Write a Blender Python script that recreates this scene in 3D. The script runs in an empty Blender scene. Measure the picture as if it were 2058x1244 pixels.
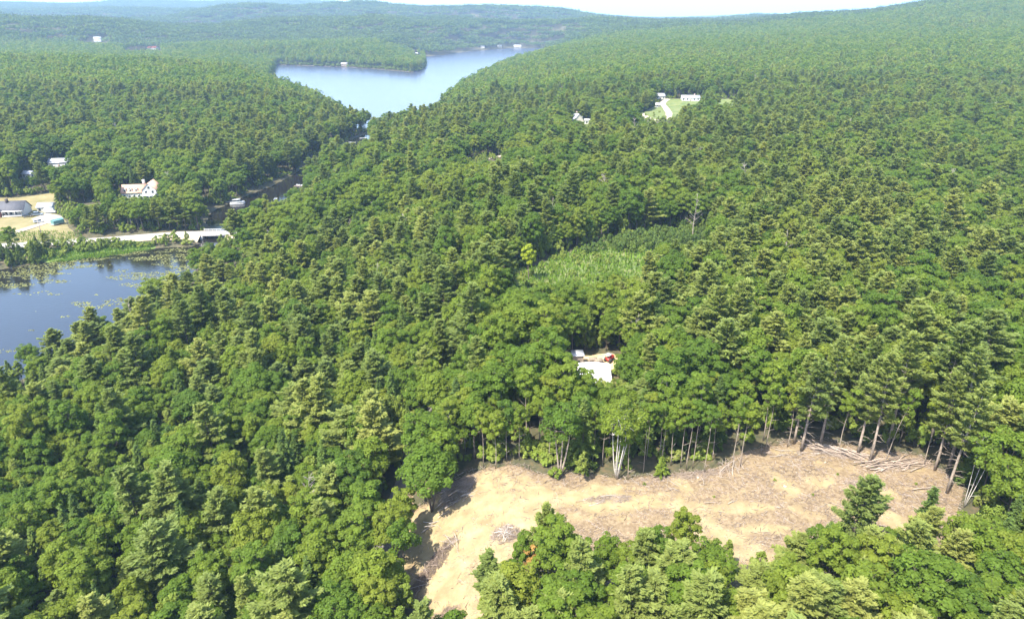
import bpy, math, random
import numpy as np
from mathutils import Vector

# ------------------------------------------------------------------ camera, sky, sun, exposure
SC = bpy.context.scene
COL = SC.collection
CAM_H, PITCH = 100.0, math.radians(23.3)
cd = bpy.data.cameras.new('camera'); cam = bpy.data.objects.new('camera', cd); COL.objects.link(cam)
cd.sensor_width = 36.0; cd.lens = 36.0 * 1373.0 / 2058.0
cd.clip_start = 1.0; cd.clip_end = 60000.0
cam.location = (0, 0, CAM_H); cam.rotation_euler = (math.pi / 2 - PITCH, 0, 0)
SC.camera = cam

SUN_EL = math.radians(57)
SUN_FROM = Vector((-0.68, -0.73, 0)).normalized()
world = bpy.data.worlds.new('World'); SC.world = world; world.use_nodes = True
wn = world.node_tree.nodes; wl = world.node_tree.links
sky = wn.new('ShaderNodeTexSky'); sky.sky_type = 'NISHITA'; sky.sun_disc = False
sky.sun_elevation = SUN_EL; sky.sun_rotation = math.atan2(SUN_FROM.x, SUN_FROM.y)
sky.altitude = 100; sky.air_density = 1.0; sky.dust_density = 1.3; sky.ozone_density = 1.0
wl.new(sky.outputs[0], wn['Background'].inputs[0]); wn['Background'].inputs[1].default_value = 0.15
sd_ = bpy.data.lights.new('sun', 'SUN'); sun = bpy.data.objects.new('sun', sd_); COL.objects.link(sun)
sd_.energy = 3.8; sd_.angle = math.radians(0.53); sd_.color = (1.0, 0.94, 0.82)
to_sun = Vector((SUN_FROM.x * math.cos(SUN_EL), SUN_FROM.y * math.cos(SUN_EL), math.sin(SUN_EL)))
sun.rotation_euler = (-to_sun).to_track_quat('-Z', 'Y').to_euler(); sun.location = (0, 0, 400)
SC.view_settings.view_transform = 'Standard'; SC.view_settings.look = 'None'
SC.view_settings.exposure = 1.92; SC.view_settings.gamma = 1.0
SC.view_settings.use_curve_mapping = False
SC.cycles.max_bounces = 6; SC.cycles.diffuse_bounces = 4; SC.cycles.glossy_bounces = 2
SC.cycles.transmission_bounces = 3; SC.cycles.transparent_max_bounces = 4; SC.cycles.volume_bounces = 1
SC.cycles.caustics_reflective = False; SC.cycles.caustics_refractive = False
SC.cycles.sample_clamp_indirect = 4.0
SC.cycles.use_denoising = True

# TERRAIN-BEGIN ---------------------------------------------------- the lie of the land (metres, water level at z = 0)
def hash2(ix, iy, seed):
    h = (ix.astype(np.int64) * 374761393 + iy.astype(np.int64) * 668265263 + seed * 974634521) & 0x7fffffff
    h = ((h ^ (h >> 13)) * 1274126177) & 0x7fffffff
    return ((h ^ (h >> 16)) & 0xffff) / 65535.0
def vnoise(x, y, seed=0):
    x = np.asarray(x, float); y = np.asarray(y, float)
    ix = np.floor(x); iy = np.floor(y); fx = x - ix; fy = y - iy
    fx = fx * fx * (3 - 2 * fx); fy = fy * fy * (3 - 2 * fy)
    a = hash2(ix, iy, seed); b = hash2(ix + 1, iy, seed); c = hash2(ix, iy + 1, seed); d = hash2(ix + 1, iy + 1, seed)
    return (a * (1 - fx) + b * fx) * (1 - fy) + (c * (1 - fx) + d * fx) * fy
def fbm(x, y, seed=0, octv=4):
    s = 0; a = 0.5
    for k in range(octv):
        s = s + a * vnoise(x * 2 ** k + 17.3 * k, y * 2 ** k - 9.1 * k, seed + k); a *= 0.5
    return s / (1 - 0.5 ** octv)          # 0..1
T_Y = [60, 110, 200, 300, 400, 550, 750, 1000, 1400, 1900, 2500, 3500, 5000, 7000, 12000, 22000]
T = {  # bearing X/Y : ground height at each forward distance
 -1.20: [4, 4, 3, 4, 6, 10, 20, 30, 25, 20, 30, 60, 160, 120, 120, 100],
 -0.85: [5, 4, 3, 4, 5, 8, 18, 30, 22, 20, 35, 72, 165, 120, 150, 100],
 -0.72: [5, 4, 3, 4, 5, 8, 18, 31, 18, 16, 36, 72, 168, 120, 150, 100],
 -0.58: [6, 5, 3, 3, 5, 8, 18, 31, 15, 14, 36, 62, 150, 150, 130, 100],
 -0.50: [7, 6, 3, 3, 5, 8, 17, 29, 10, 14, 34, 56, 128, 235, 130, 100],
 -0.42: [9, 8, 5, 3, 5, 7, 15, 24, 6, 16, 30, 50, 115, 190, 120, 100],
 -0.30: [11, 10, 7, 4, 4, 6, 11, 12, 8, 24, 32, 58, 120, 225, 120, 100],
 -0.20: [14, 13, 11, 8, 7, 7, 8, 6, 10, 28, 34, 60, 120, 170, 110, 100],
 -0.10: [17, 17, 17, 15, 12, 10, 9, 6, 6, 14, 24, 55, 128, 130, 110, 100],
  0.00: [19, 20, 20, 20, 18, 16, 12, 12, 14, 12, 14, 50, 122, 110, 100, 100],
  0.07: [20, 20, 20, 20, 20, 19, 18, 20, 22, 20, 22, 45, 98, 70, 60, 50],
  0.15: [20, 20, 20, 20, 20, 22, 25, 28, 34, 40, 42, 48, 66, 50, 62, 50],
  0.22: [21, 20, 20, 20, 20, 22, 27, 33, 40, 46, 48, 50, 45, 40, 68, 50],
  0.33: [23, 21, 20, 20, 20, 22, 28, 36, 45, 55, 58, 50, 40, 40, 118, 50],
  0.48: [24, 23, 19, 18, 18, 21, 28, 38, 52, 80, 82, 55, 40, 40, 60, 50],
  0.65: [24, 24, 18, 16, 17, 20, 30, 44, 66, 127, 116, 70, 50, 50, 55, 50],
  0.85: [24, 24, 17, 16, 18, 22, 33, 52, 92, 150, 140, 80, 60, 60, 90, 100],
  1.20: [25, 25, 20, 18, 20, 26, 40, 64, 110, 170, 170, 100, 60, 60, 90, 100]}
_us = np.array(sorted(T)); _tab = np.array([T[u] for u in sorted(T)], float)
_ug = np.linspace(-1.2, 1.2, 241); _lg = np.linspace(math.log(60), math.log(22000), 241)
_t1 = np.array([np.interp(_lg, np.log(T_Y), row) for row in _tab])
_t2 = np.array([np.interp(_ug, _us, _t1[:, j]) for j in range(241)]).T
def _blur(a, n):
    k = np.exp(-np.linspace(-2, 2, 2 * n + 1) ** 2); k /= k.sum()
    for ax in (0, 1):
        p = [(0, 0), (0, 0)]; p[ax] = (n, n)
        a = np.apply_along_axis(lambda v: np.convolve(v, k, 'valid'), ax, np.pad(a, p, 'edge'))
    return a
_t2 = _blur(_t2, 4)
POND = [(-330, 120), (-200, 140), (-150, 168), (-143, 190), (-135, 208), (-128, 240), (-134, 268), (-138, 300), (-152, 307), (-165, 304), (-190, 297), (-205, 284), (-222, 273), (-262, 262), (-330, 240)]
CHANNEL = [(-150, 298), (-140, 298), (-138, 330), (-138, 345), (-136, 375), (-133, 410), (-130, 440), (-131, 470), (-132, 520), (-122, 600), (-100, 690), (-128, 690), (-140, 610), (-150, 520), (-149, 470), (-153, 430), (-160, 400), (-165, 370), (-160, 348), (-150, 334)]
LAKE = [(-384, 1115), (-420, 1250), (-514, 1580), (-354, 1517), (-262, 1440), (-188, 1368), (-180, 1440), (-194, 1596), (-231, 1888), (-119, 2208), (1.6, 2412), (140, 2412), (92, 1950), (-12, 1510), (-70, 1000), (-78, 838), (-84, 680), (-145, 662), (-227, 838), (-310, 1000)]
def sdist(poly, X, Y):
    """signed distance to a polygon, negative inside"""
    X = np.asarray(X, float); Y = np.asarray(Y, float)
    d2 = np.full(X.shape, 1e18); ins = np.zeros(X.shape, bool); n = len(poly)
    for i in range(n):
        ax, ay = poly[i]; bx, by = poly[(i + 1) % n]
        ex, ey = bx - ax, by - ay
        t = np.clip(((X - ax) * ex + (Y - ay) * ey) / (ex * ex + ey * ey), 0, 1)
        d2 = np.minimum(d2, (X - ax - t * ex) ** 2 + (Y - ay - t * ey) ** 2)
        if ay != by:
            c = ((ay > Y) != (by > Y)) & (X < (bx - ax) * (Y - ay) / (by - ay) + ax); ins ^= c
    return np.where(ins, -1, 1) * np.sqrt(d2)
def pldist(line, X, Y):
    X = np.asarray(X, float); Y = np.asarray(Y, float); d2 = np.full(X.shape, 1e18)
    for (ax, ay), (bx, by) in zip(line[:-1], line[1:]):
        ex, ey = bx - ax, by - ay
        t = np.clip(((X - ax) * ex + (Y - ay) * ey) / (ex * ex + ey * ey), 0, 1)
        d2 = np.minimum(d2, (X - ax - t * ex) ** 2 + (Y - ay - t * ey) ** 2)
    return np.sqrt(d2)
def sm(a, b, x):
    t = np.clip((x - a) / (b - a), 0, 1); return t * t * (3 - 2 * t)
def water_sd(X, Y):
    d = np.minimum(np.minimum(sdist(POND, X, Y), sdist(CHANNEL, X, Y)), sdist(LAKE, X, Y))
    R = np.hypot(X, Y)
    return d + (fbm(X / (0.06 * R + 4), Y / (0.06 * R + 4), 91, 3) - 0.5) * np.clip(R * 0.011, 2, 24)
def ground_z(X, Y):
    X = np.asarray(X, float); Y = np.asarray(Y, float)
    Yc = np.maximum(Y, 60.0); u = np.clip(X / Yc, -1.2, 1.2); l = np.clip(np.log(Yc), _lg[0], _lg[-1])
    fi = (u + 1.2) / 2.4 * 240; fj = (l - _lg[0]) / (_lg[-1] - _lg[0]) * 240
    i = np.clip(fi.astype(int), 0, 239); j = np.clip(fj.astype(int), 0, 239); a = fi - i; b = fj - j
    z = (_t2[i, j] * (1 - a) + _t2[i + 1, j] * a) * (1 - b) + (_t2[i, j + 1] * (1 - a) + _t2[i + 1, j + 1] * a) * b
    R = np.hypot(X, Y)
    z = z + (fbm(X / 160, Y / 160, 5, 3) - 0.5) * 10 * sm(250, 900, R) + (fbm(X / 700, Y / 700, 8, 3) - 0.5) * 62 * sm(1300, 3000, R) * (1 - 0.7 * sm(3600, 4800, R)) + (fbm(X / 1100 + 7, Y / 600 + 2, 29, 2) - 0.5) * 100 * sm(2000, 2900, R) * (1 - 0.97 * sm(4000, 4900, R)) * (1 - sm(-0.05, 0.15, X / np.maximum(Y, 1)) * 0.6) + (np.abs(fbm(X / 420 + 3, Y / 420, 13, 2) - 0.5)) * 60 * sm(1500, 2600, R) * (1 - 0.85 * sm(3600, 4800, R)) + (fbm(X / 25, Y / 25, 11, 2) - 0.5) * 1.6
    rid = np.sin((R + 330 * (fbm(X / 900 + 5, Y / 1500, 37, 2) - 0.5) - 2230) * 6.283 / 1080)   # parallel ridges and hollows beyond the lake
    z = z + 36 * rid * sm(1950, 2350, R) * (1 - sm(4300, 4900, R)) * (1 - sm(0.02, 0.2, X / np.maximum(Y, 1)))
    sd = water_sd(X, Y)
    shore = 0.35 + np.minimum(sd, 8) * 0.12
    zo = shore + np.maximum(z - shore, 0.0) * sm(0, 0.05 * R + 30, sd)
    return np.where(sd > 0, np.maximum(zo, 0.1 + 0 * zo), np.maximum(-2.5, sd * 0.3))
# TERRAIN-END

# ------------------------------------------------------------------ mesh and material helpers
rng = np.random.default_rng(7); random.seed(7)
class MB:
    """collects quads with a tint per vertex and a material slot per face"""
    def __init__(s): s.V = []; s.Q = []; s.T = []; s.M = []; s.n = 0
    def add(s, v, q, tint=0.5, mat=0):
        v = np.asarray(v, float).reshape(-1, 3); q = np.asarray(q, int).reshape(-1, 4)
        s.V.append(v); s.Q.append(q + s.n); s.n += len(v)
        s.T.append(np.broadcast_to(np.asarray(tint, float), (len(v),))); s.M.append(np.full(len(q), mat))
    def diamonds(s, C, D, W, tint=0.5, mat=0):
        """leaf shaped quads: centre, half length vector, half width vector"""
        n = len(C); v = np.stack([C - D, C + W * 1.0 + D * 0.1, C + D, C - W * 1.0 + D * 0.1], 1).reshape(-1, 3)
        s.add(v, np.arange(4 * n).reshape(n, 4), np.repeat(np.broadcast_to(tint, (n,)), 4), mat)
    def tube(s, pts, rad, k=6, tint=0.5, mat=0, cap=True):
        pts = np.asarray(pts, float); n = len(pts); rad = np.broadcast_to(np.asarray(rad, float), (n,))
        d = np.gradient(pts, axis=0); d /= np.linalg.norm(d, axis=1)[:, None] + 1e-9
        ref = np.array([1.0, 0, 0]) if abs(d[0][2]) > 0.7 else np.array([0, 0, 1.0])
        a = np.cross(d, ref); a /= np.linalg.norm(a, axis=1)[:, None] + 1e-9; b = np.cross(d, a)
        th = np.arange(k) / k * 2 * math.pi
        v = (pts[:, None] + rad[:, None, None] * (np.cos(th)[None, :, None] * a[:, None] + np.sin(th)[None, :, None] * b[:, None])).reshape(-1, 3)
        q = [(i * k + j, i * k + (j + 1) % k, (i + 1) * k + (j + 1) % k, (i + 1) * k + j) for i in range(n - 1) for j in range(k)]
        if cap and k == 6:
            o = (n - 1) * k; q += [(o, o + 1, o + 2, o + 3), (o, o + 3, o + 4, o + 5), (3, 2, 1, 0), (5, 4, 3, 0)]
        elif cap and k == 4:
            o = (n - 1) * k; q += [(o, o + 1, o + 2, o + 3), (3, 2, 1, 0)]
        s.add(v, q, tint, mat)
    def box(s, c, size, rz=0.0, tint=0.5, mat=0):
        cx, cy, cz = c; sx, sy, sz = [t / 2 for t in size]
        v = np.array([(x, y, z) for z in (-sz, sz) for x, y in ((-sx, -sy), (sx, -sy), (sx, sy), (-sx, sy))])
        co, si = math.cos(rz), math.sin(rz)
        v = np.stack([v[:, 0] * co - v[:, 1] * si + cx, v[:, 0] * si + v[:, 1] * co + cy, v[:, 2] + cz], 1)
        s.add(v, [(3, 2, 1, 0), (4, 5, 6, 7), (0, 1, 5, 4), (1, 2, 6, 5), (2, 3, 7, 6), (3, 0, 4, 7)], tint, mat)
    def mesh(s, name, mats, smooth=False):
        me = bpy.data.meshes.new(name)
        V = np.concatenate(s.V); Q = np.concatenate(s.Q); Tn = np.concatenate(s.T); M = np.concatenate(s.M)
        me.vertices.add(len(V)); me.vertices.foreach_set('co', V.astype(np.float32).ravel())
        me.loops.add(Q.size); me.loops.foreach_set('vertex_index', Q.astype(np.int32).ravel())
        me.polygons.add(len(Q)); me.polygons.foreach_set('loop_start', (np.arange(len(Q)) * 4).astype(np.int32))
        for m in mats: me.materials.append(m)
        me.polygons.foreach_set('material_index', M.astype(np.int32))
        if smooth: me.polygons.foreach_set('use_smooth', np.ones(len(Q), bool))
        at = me.attributes.new('tint', 'FLOAT', 'POINT'); at.data.foreach_set('value', Tn.astype(np.float32))
        me.update(calc_edges=True); me.validate()
        return me
def obj(name, me, parent=None, loc=(0, 0, 0), rz=0.0):
    o = bpy.data.objects.new(name, me); COL.objects.link(o); o.location = loc; o.rotation_euler = (0, 0, rz)
    if parent is not None: o.parent = parent
    return o
def thing(name, label, cat, loc=(0, 0, 0), rz=0.0, group=None):
    o = obj(name, None, None, loc, rz); o.empty_display_size = 0.5
    o['label'] = label; o['category'] = cat
    if group: o['group'] = group
    return o
def tag(o, label=None, cat=None, group=None, kind=None):
    for k, v in (('label', label), ('category', cat), ('group', group), ('kind', kind)):
        if v: o[k] = v
    return o

def newmat(name):
    m = bpy.data.materials.new(name); m.use_nodes = True
    nt = m.node_tree; return m, nt.nodes, nt.links, nt.nodes['Principled BSDF']
def simple(name, col, rough=0.8, var=0.12, scale=2.0, bump=0.0, metal=0.0):
    """plain paint / wood / stone with some noise in colour and relief"""
    m, n, l, b = newmat(name)
    tc = n.new('ShaderNodeTexCoord'); nz = n.new('ShaderNodeTexNoise'); nz.inputs['Scale'].default_value = scale; nz.inputs['Detail'].default_value = 4
    l.new(tc.outputs['Object'], nz.inputs['Vector'])
    r = n.new('ShaderNodeValToRGB'); r.color_ramp.elements[0].position = 0.3; r.color_ramp.elements[1].position = 0.7
    r.color_ramp.elements[0].color = (*[c * (1 - var) for c in col], 1); r.color_ramp.elements[1].color = (*[min(1, c * (1 + var)) for c in col], 1)
    l.new(nz.outputs[0], r.inputs[0]); l.new(r.outputs[0], b.inputs['Base Color'])
    b.inputs['Roughness'].default_value = rough; b.inputs['Metallic'].default_value = metal
    if bump:
        bp = n.new('ShaderNodeBump'); bp.inputs['Strength'].default_value = bump; bp.inputs['Distance'].default_value = 0.05
        l.new(nz.outputs[0], bp.inputs['Height']); l.new(bp.outputs[0], b.inputs['Normal'])
    return m
def foliage(name, cols, transl=0.3, regional=0.25, rough=0.6):
    """leaf material: the tree picks its own green, each leaf varies a little"""
    m, n, l, b = newmat(name)
    oi = n.new('ShaderNodeObjectInfo'); at = n.new('ShaderNodeAttribute'); at.attribute_name = 'tint'
    geo = n.new('ShaderNodeNewGeometry')
    nz = n.new('ShaderNodeTexNoise'); nz.inputs['Scale'].default_value = 0.012; nz.inputs['Detail'].default_value = 2
    l.new(geo.outputs['Position'], nz.inputs['Vector'])
    # factor = random * (1 - regional) + noise * regional
    mx = n.new('ShaderNodeMix'); mx.data_type = 'FLOAT'; mx.inputs[0].default_value = regional
    l.new(oi.outputs['Random'], mx.inputs[2]); l.new(nz.outputs[0], mx.inputs[3])
    r = n.new('ShaderNodeValToRGB'); cr = r.color_ramp
    while len(cr.elements) < len(cols): cr.elements.new(0.5)
    for i, c in enumerate(cols):
        cr.elements[i].position = i / (len(cols) - 1); cr.elements[i].color = (*c, 1)
    l.new(mx.outputs[0], r.inputs[0])
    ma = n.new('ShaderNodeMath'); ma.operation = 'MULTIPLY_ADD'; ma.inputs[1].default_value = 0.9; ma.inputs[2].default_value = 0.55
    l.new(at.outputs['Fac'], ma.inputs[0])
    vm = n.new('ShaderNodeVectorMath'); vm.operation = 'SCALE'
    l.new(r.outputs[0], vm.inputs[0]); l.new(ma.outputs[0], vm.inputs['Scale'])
    l.new(vm.outputs[0], b.inputs['Base Color']); b.inputs['Roughness'].default_value = rough
    b.inputs['Specular IOR Level'].default_value = 0.12
    tr = n.new('ShaderNodeBsdfTranslucent')
    hs = n.new('ShaderNodeVectorMath'); hs.operation = 'MULTIPLY'; hs.inputs[1].default_value = (1.28, 1.3, 0.58)
    l.new(vm.outputs[0], hs.inputs[0]); l.new(hs.outputs[0], tr.inputs[0])
    ms = n.new('ShaderNodeMixShader'); ms.inputs[0].default_value = transl
    l.new(b.outputs[0], ms.inputs[1]); l.new(tr.outputs[0], ms.inputs[2]); l.new(ms.outputs[0], n['Material Output'].inputs[0])
    return m

M = {}
M['pine'] = foliage('pine_needles', [(0.117, 0.158, 0.044), (0.155, 0.195, 0.052), (0.200, 0.231, 0.059), (0.256, 0.261, 0.072)], 0.5, 0.35)
M['leaf'] = foliage('broad_leaves', [(0.081, 0.138, 0.022), (0.106, 0.172, 0.022), (0.137, 0.198, 0.025), (0.166, 0.218, 0.028), (0.206, 0.232, 0.033)], 0.55, 0.22)
M['young'] = foliage('young_leaves', [(0.096, 0.146, 0.023), (0.134, 0.183, 0.026), (0.161, 0.203, 0.033), (0.190, 0.208, 0.055)], 0.30, 0.3)
M['hemlock'] = foliage('hemlock_needles', [(0.069, 0.107, 0.027), (0.093, 0.138, 0.030), (0.122, 0.166, 0.032)], 0.3, 0.2)
M['lime'] = foliage('bright_leaves', [(0.194, 0.249, 0.016), (0.239, 0.286, 0.021)], 0.38, 0.2)
M['willow'] = foliage('thicket_leaves', [(0.063, 0.111, 0.021), (0.097, 0.143, 0.032), (0.114, 0.159, 0.025)], 0.3, 0.2)
M['rust'] = foliage('dying_leaves', [(0.228, 0.138, 0.035), (0.296, 0.170, 0.049)], 0.3, 0.1)
M['red'] = foliage('red_leaves', [(0.251, 0.074, 0.021), (0.342, 0.106, 0.035)], 0.3, 0.1)
M['reed'] = foliage('marsh_blades', [(0.105, 0.185, 0.022), (0.135, 0.205, 0.028)], 0.35, 0.6)
M['bark'] = simple('bark', (0.125, 0.098, 0.076), 0.9, 0.35, 3.0, 0.5)
M['pbark'] = simple('pale_bark', (0.27, 0.22, 0.175), 0.9, 0.3, 2.5, 0.4)
M['birch'] = simple('birch_bark', (0.46, 0.43, 0.385), 0.7, 0.22, 4.0, 0.2)
M['dead'] = simple('dead_wood', (0.31, 0.265, 0.225), 0.9, 0.25, 3.0, 0.3)
M['stick'] = simple('grey_sticks', (0.27, 0.21, 0.165), 0.9, 0.45, 0.5, 0.2)

# ------------------------------------------------------------------ plan of the place: openings in the forest
CLEAR = [(-23, 115), (-20.5, 115), (-19, 104), (-13, 107), (-9, 111), (1, 109.5), (8.5, 107), (20, 106), (30, 106.5), (38, 107.5), (45, 110.5), (51, 113), (60.5, 115), (68.8, 110.5), (77.6, 107.5), (79, 98), (72, 88), (66, 80), (55, 80), (36, 80), (20, 79.5), (4, 79), (-2.5, 74), (-5, 70), (-9, 71), (-13, 77), (-16.5, 84), (-20, 88), (-21.5, 96)]
ROAD = [(-19, 40), (-21.5, 68), (-23.5, 84), (-23.5, 100), (-22, 112), (-19, 135), (-16, 162), (-15.8, 201), (-17, 250), (-24, 330), (-30, 395), (-24, 432), (-2, 445), (30, 460)]
MEADOW = [(-2, 196), (0.5, 213), (16, 235), (40, 255), (72, 271), (86, 259), (70, 240), (44, 215), (28, 194)]
YARD = [(14.5, 141), (13.5, 151), (18, 156), (26, 157.5), (28.5, 153), (24.8, 148), (24.5, 141)]
FIELD = [(-310, 372), (-283, 381), (-264, 392), (-240, 350), (-203, 308), (-222, 301), (-240, 306), (-262, 318), (-300, 335)]
HWYARD = [(-226, 378), (-226, 392), (-205, 396), (-197, 384), (-202, 372), (-215, 371)]
CAUSEWAY = [(-330, 262), (-262, 292), (-222, 301.5), (-206, 308), (-181, 315.5), (-165, 320.5), (-146, 322), (-122, 323), (-80, 330), (-28, 365)]
FARYARD = [(100, 570), (116, 560), (134, 570), (150, 596), (176, 640), (196, 680), (176, 690), (148, 692), (138, 660), (120, 625)]
COTYARD = [(44, 528), (46, 556), (64, 558), (66, 520)]
LOOKYARD = [(-1010, 1800), (-985, 1925), (-905, 1935), (-870, 1860), (-900, 1790), (-960, 1770)]
FARFIELD2 = [(182, 668), (203, 684), (222, 662), (202, 612), (184, 600), (176, 618)]
def around(x, y, r, front=0.0):
    q = math.hypot(x, y); fx, fy = -x / q * front, -y / q * front
    return [(x - r, y + r), (x + r, y + r), (x + r + fx, y - r + fy), (x - r + fx, y - r + fy)]
SITES = [around(-304, 462, 9, 12), around(-305, 430, 6, 14), around(-1120, 1985, 26, 110), around(-1740, 4475, 14, 34), around(-1385, 3829, 14, 34), around(-278, 2600, 14, 34), around(143, 690, 8), around(171, 682, 10, 20)]
OPEN = [CLEAR, MEADOW, YARD, FIELD, HWYARD, FARYARD, COTYARD, LOOKYARD, FARFIELD2] + SITES
def open_sd(X, Y):
    d = np.minimum(pldist(ROAD, X, Y) - np.where(Y < 84, 1.0, np.where(Y < 90, 2.0, np.where(Y < 99, 1.0, np.where(Y < 114, 2.4, 0.4)))) + np.where(Y < 114, 0, np.where((Y > 148) & (Y < 172), 1.8, np.where(Y < 270, .9, 0))), pldist(CAUSEWAY, X, Y) - 6.5)
    for p in OPEN: d = np.minimum(d, sdist(p, X, Y))
    return d

# ------------------------------------------------------------------ ground, water, roads
def attr_mat(name, stops, scale, rough=0.95, bump=0.6, det=6, bd=0.15, scale2=None):
    m, n, l, b = newmat(name); geo = n.new('ShaderNodeNewGeometry')
    nz = n.new('ShaderNodeTexNoise'); nz.inputs['Scale'].default_value = scale; nz.inputs['Detail'].default_value = det; nz.inputs['Roughness'].default_value = 0.65
    l.new(geo.outputs['Position'], nz.inputs['Vector'])
    r = n.new('ShaderNodeValToRGB'); cr = r.color_ramp
    while len(cr.elements) < len(stops): cr.elements.new(0.5)
    for i, (p, c) in enumerate(stops): cr.elements[i].position = p; cr.elements[i].color = (*c, 1)
    l.new(nz.outputs[0], r.inputs[0]); l.new(r.outputs[0], b.inputs['Base Color']); b.inputs['Roughness'].default_value = rough
    bp = n.new('ShaderNodeBump'); bp.inputs['Strength'].default_value = bump; bp.inputs['Distance'].default_value = bd
    l.new(nz.outputs[0], bp.inputs['Height']); l.new(bp.outputs[0], b.inputs['Normal'])
    return m
M['floor'] = attr_mat('forest_floor', [(0.3, (0.030, 0.034, 0.014)), (0.5, (0.060, 0.055, 0.024)), (0.7, (0.11, 0.075, 0.038))], 0.6)
M['hay'] = attr_mat('dry_grass', [(0.3, (0.11, 0.11, 0.036)), (0.5, (0.175, 0.148, 0.06)), (0.7, (0.24, 0.19, 0.092))], 0.11)
M['grass'] = attr_mat('meadow_grass', [(0.3, (0.06, 0.095, 0.018)), (0.5, (0.105, 0.135, 0.030)), (0.7, (0.17, 0.165, 0.06))], 0.16)
M['gravel'] = attr_mat('pale_gravel', [(0.3, (0.28, 0.24, 0.185)), (0.7, (0.37, 0.325, 0.255))], 0.5)
M['asphalt'] = attr_mat('worn_asphalt', [(0.3, (0.11, 0.10, 0.09)), (0.7, (0.17, 0.155, 0.14))], 0.5, 0.9, 0.3)
M['roadpale'] = attr_mat('sunbleached_road', [(0.3, (0.27, 0.245, 0.22)), (0.7, (0.345, 0.32, 0.285))], 0.3, 0.9, 0.2)
M['bank'] = attr_mat('sandy_bank', [(0.3, (0.20, 0.17, 0.09)), (0.5, (0.36, 0.29, 0.20)), (0.7, (0.47, 0.39, 0.29))], 0.35)
M['marsh'] = attr_mat('marsh_ground', [(0.3, (0.07, 0.12, 0.015)), (0.7, (0.14, 0.18, 0.03))], 0.2)
M['yard'] = attr_mat('bare_yard', [(0.3, (0.33, 0.22, 0.12)), (0.5, (0.48, 0.36, 0.20)), (0.7, (0.58, 0.46, 0.28))], 0.4)

def terrain():
    az = np.concatenate([np.linspace(-56, 56, 420), np.linspace(60, 300, 61)]) * math.pi / 180
    r = np.concatenate([[0.2, 4], np.exp(np.linspace(math.log(12), math.log(800), 270)), np.arange(808, 2500, 7.0), np.exp(np.linspace(math.log(2510), math.log(26000), 150))])
    A, R = np.meshgrid(az, r); X = R * np.sin(A); Y = R * np.cos(A)
    Z = ground_z(X, Y)
    Z = Z - 0.45 * (open_sd(X, Y) < 0)
    na, nr = len(az), len(r)
    v = np.stack([X, Y, Z], -1).reshape(-1, 3)
    i, j = np.meshgrid(np.arange(nr - 1), np.arange(na), indexing='ij'); j2 = (j + 1) % na
    q = np.stack([i * na + j, i * na + j2, (i + 1) * na + j2, (i + 1) * na + j], -1).reshape(-1, 4)[:, ::-1]
    b = MB(); b.add(v, q)
    me = b.mesh('terrain', [M['floor']], True)
    return tag(obj('terrain', me), 'rolling forested ground around the pond and lake', 'ground', kind='structure')
terrain()

def sheet(name, poly, mat, res, off=0.06, ragged=1.0, bumps=0.0, label='', cat='ground', seed=3):
    p = np.array(poly); x0, y0 = p.min(0) - ragged - res; x1, y1 = p.max(0) + ragged + res
    xs = np.arange(x0, x1 + res, res); ys = np.arange(y0, y1 + res, res)
    X, Y = np.meshgrid(xs, ys, indexing='ij')
    sd = sdist(poly, X, Y) + (fbm(X / (ragged * 3 + 0.5), Y / (ragged * 3 + 0.5), seed, 3) - 0.5) * 2 * ragged
    Z = ground_z(X, Y) + off + bumps * (fbm(X / 2.2, Y / 2.2, seed + 5, 4) - 0.5) - 0.6 * sm(-0.6 - res * 0.5, 0.6 + res, sd)
    keep = sd < 0.8 + res
    ny = len(ys); i, j = np.meshgrid(np.arange(len(xs) - 1), np.arange(ny - 1), indexing='ij')
    ok = keep[:-1, :-1] & keep[1:, :-1] & keep[1:, 1:] & keep[:-1, 1:]
    q = np.stack([i * ny + j, (i + 1) * ny + j, (i + 1) * ny + j + 1, i * ny + j + 1], -1)[ok]
    used = np.unique(q); mp = np.full(X.size, -1); mp[used] = np.arange(len(used))
    v = np.stack([X, Y, Z], -1).reshape(-1, 3)[used]
    b = MB(); b.add(v, mp[q]); return tag(obj(name, b.mesh(name, [mat], True)), label, cat, kind='structure'), v
def road(name, line, w, mat, off, label, step=3.0, level=None):
    P = []; 
    for (ax, ay), (bx, by) in zip(line[:-1], line[1:]):
        n = max(2, int(math.hypot(bx - ax, by - ay) / step))
        P += [(ax + (bx - ax) * t / n, ay + (by - ay) * t / n) for t in range(n)]
    P.append(line[-1]); P = np.array(P)
    for _ in range(6): P[1:-1] = (P[:-2] + 2 * P[1:-1] + P[2:]) / 4
    d = np.gradient(P, axis=0); d /= np.linalg.norm(d, axis=1)[:, None]; nn = np.stack([-d[:, 1], d[:, 0]], 1)
    ks = np.array([-0.5, -0.25, 0, 0.25, 0.5]); 
    wob = w * (1 + 0.12 * (vnoise(np.arange(len(P)) * 0.6, np.zeros(len(P)), 4) - 0.5))
    X = P[:, 0, None] + nn[:, 0, None] * ks * wob[:, None]; Y = P[:, 1, None] + nn[:, 1, None] * ks * wob[:, None]
    Z = ground_z(X, Y) + off + np.array([-0.08, 0, 0.04, 0, -0.08])
    if level is not None: Z = np.maximum(Z, level(X, Y))
    m = len(ks); q = [(i * m + j, (i + 1) * m + j, (i + 1) * m + j + 1, i * m + j + 1) for i in range(len(P) - 1) for j in range(m - 1)]
    b = MB(); b.add(np.stack([X, Y, Z], -1).reshape(-1, 3), np.array(q)[:, ::-1])
    return tag(obj(name, b.mesh(name, [mat], True)), label, 'road', kind='structure')

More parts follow.
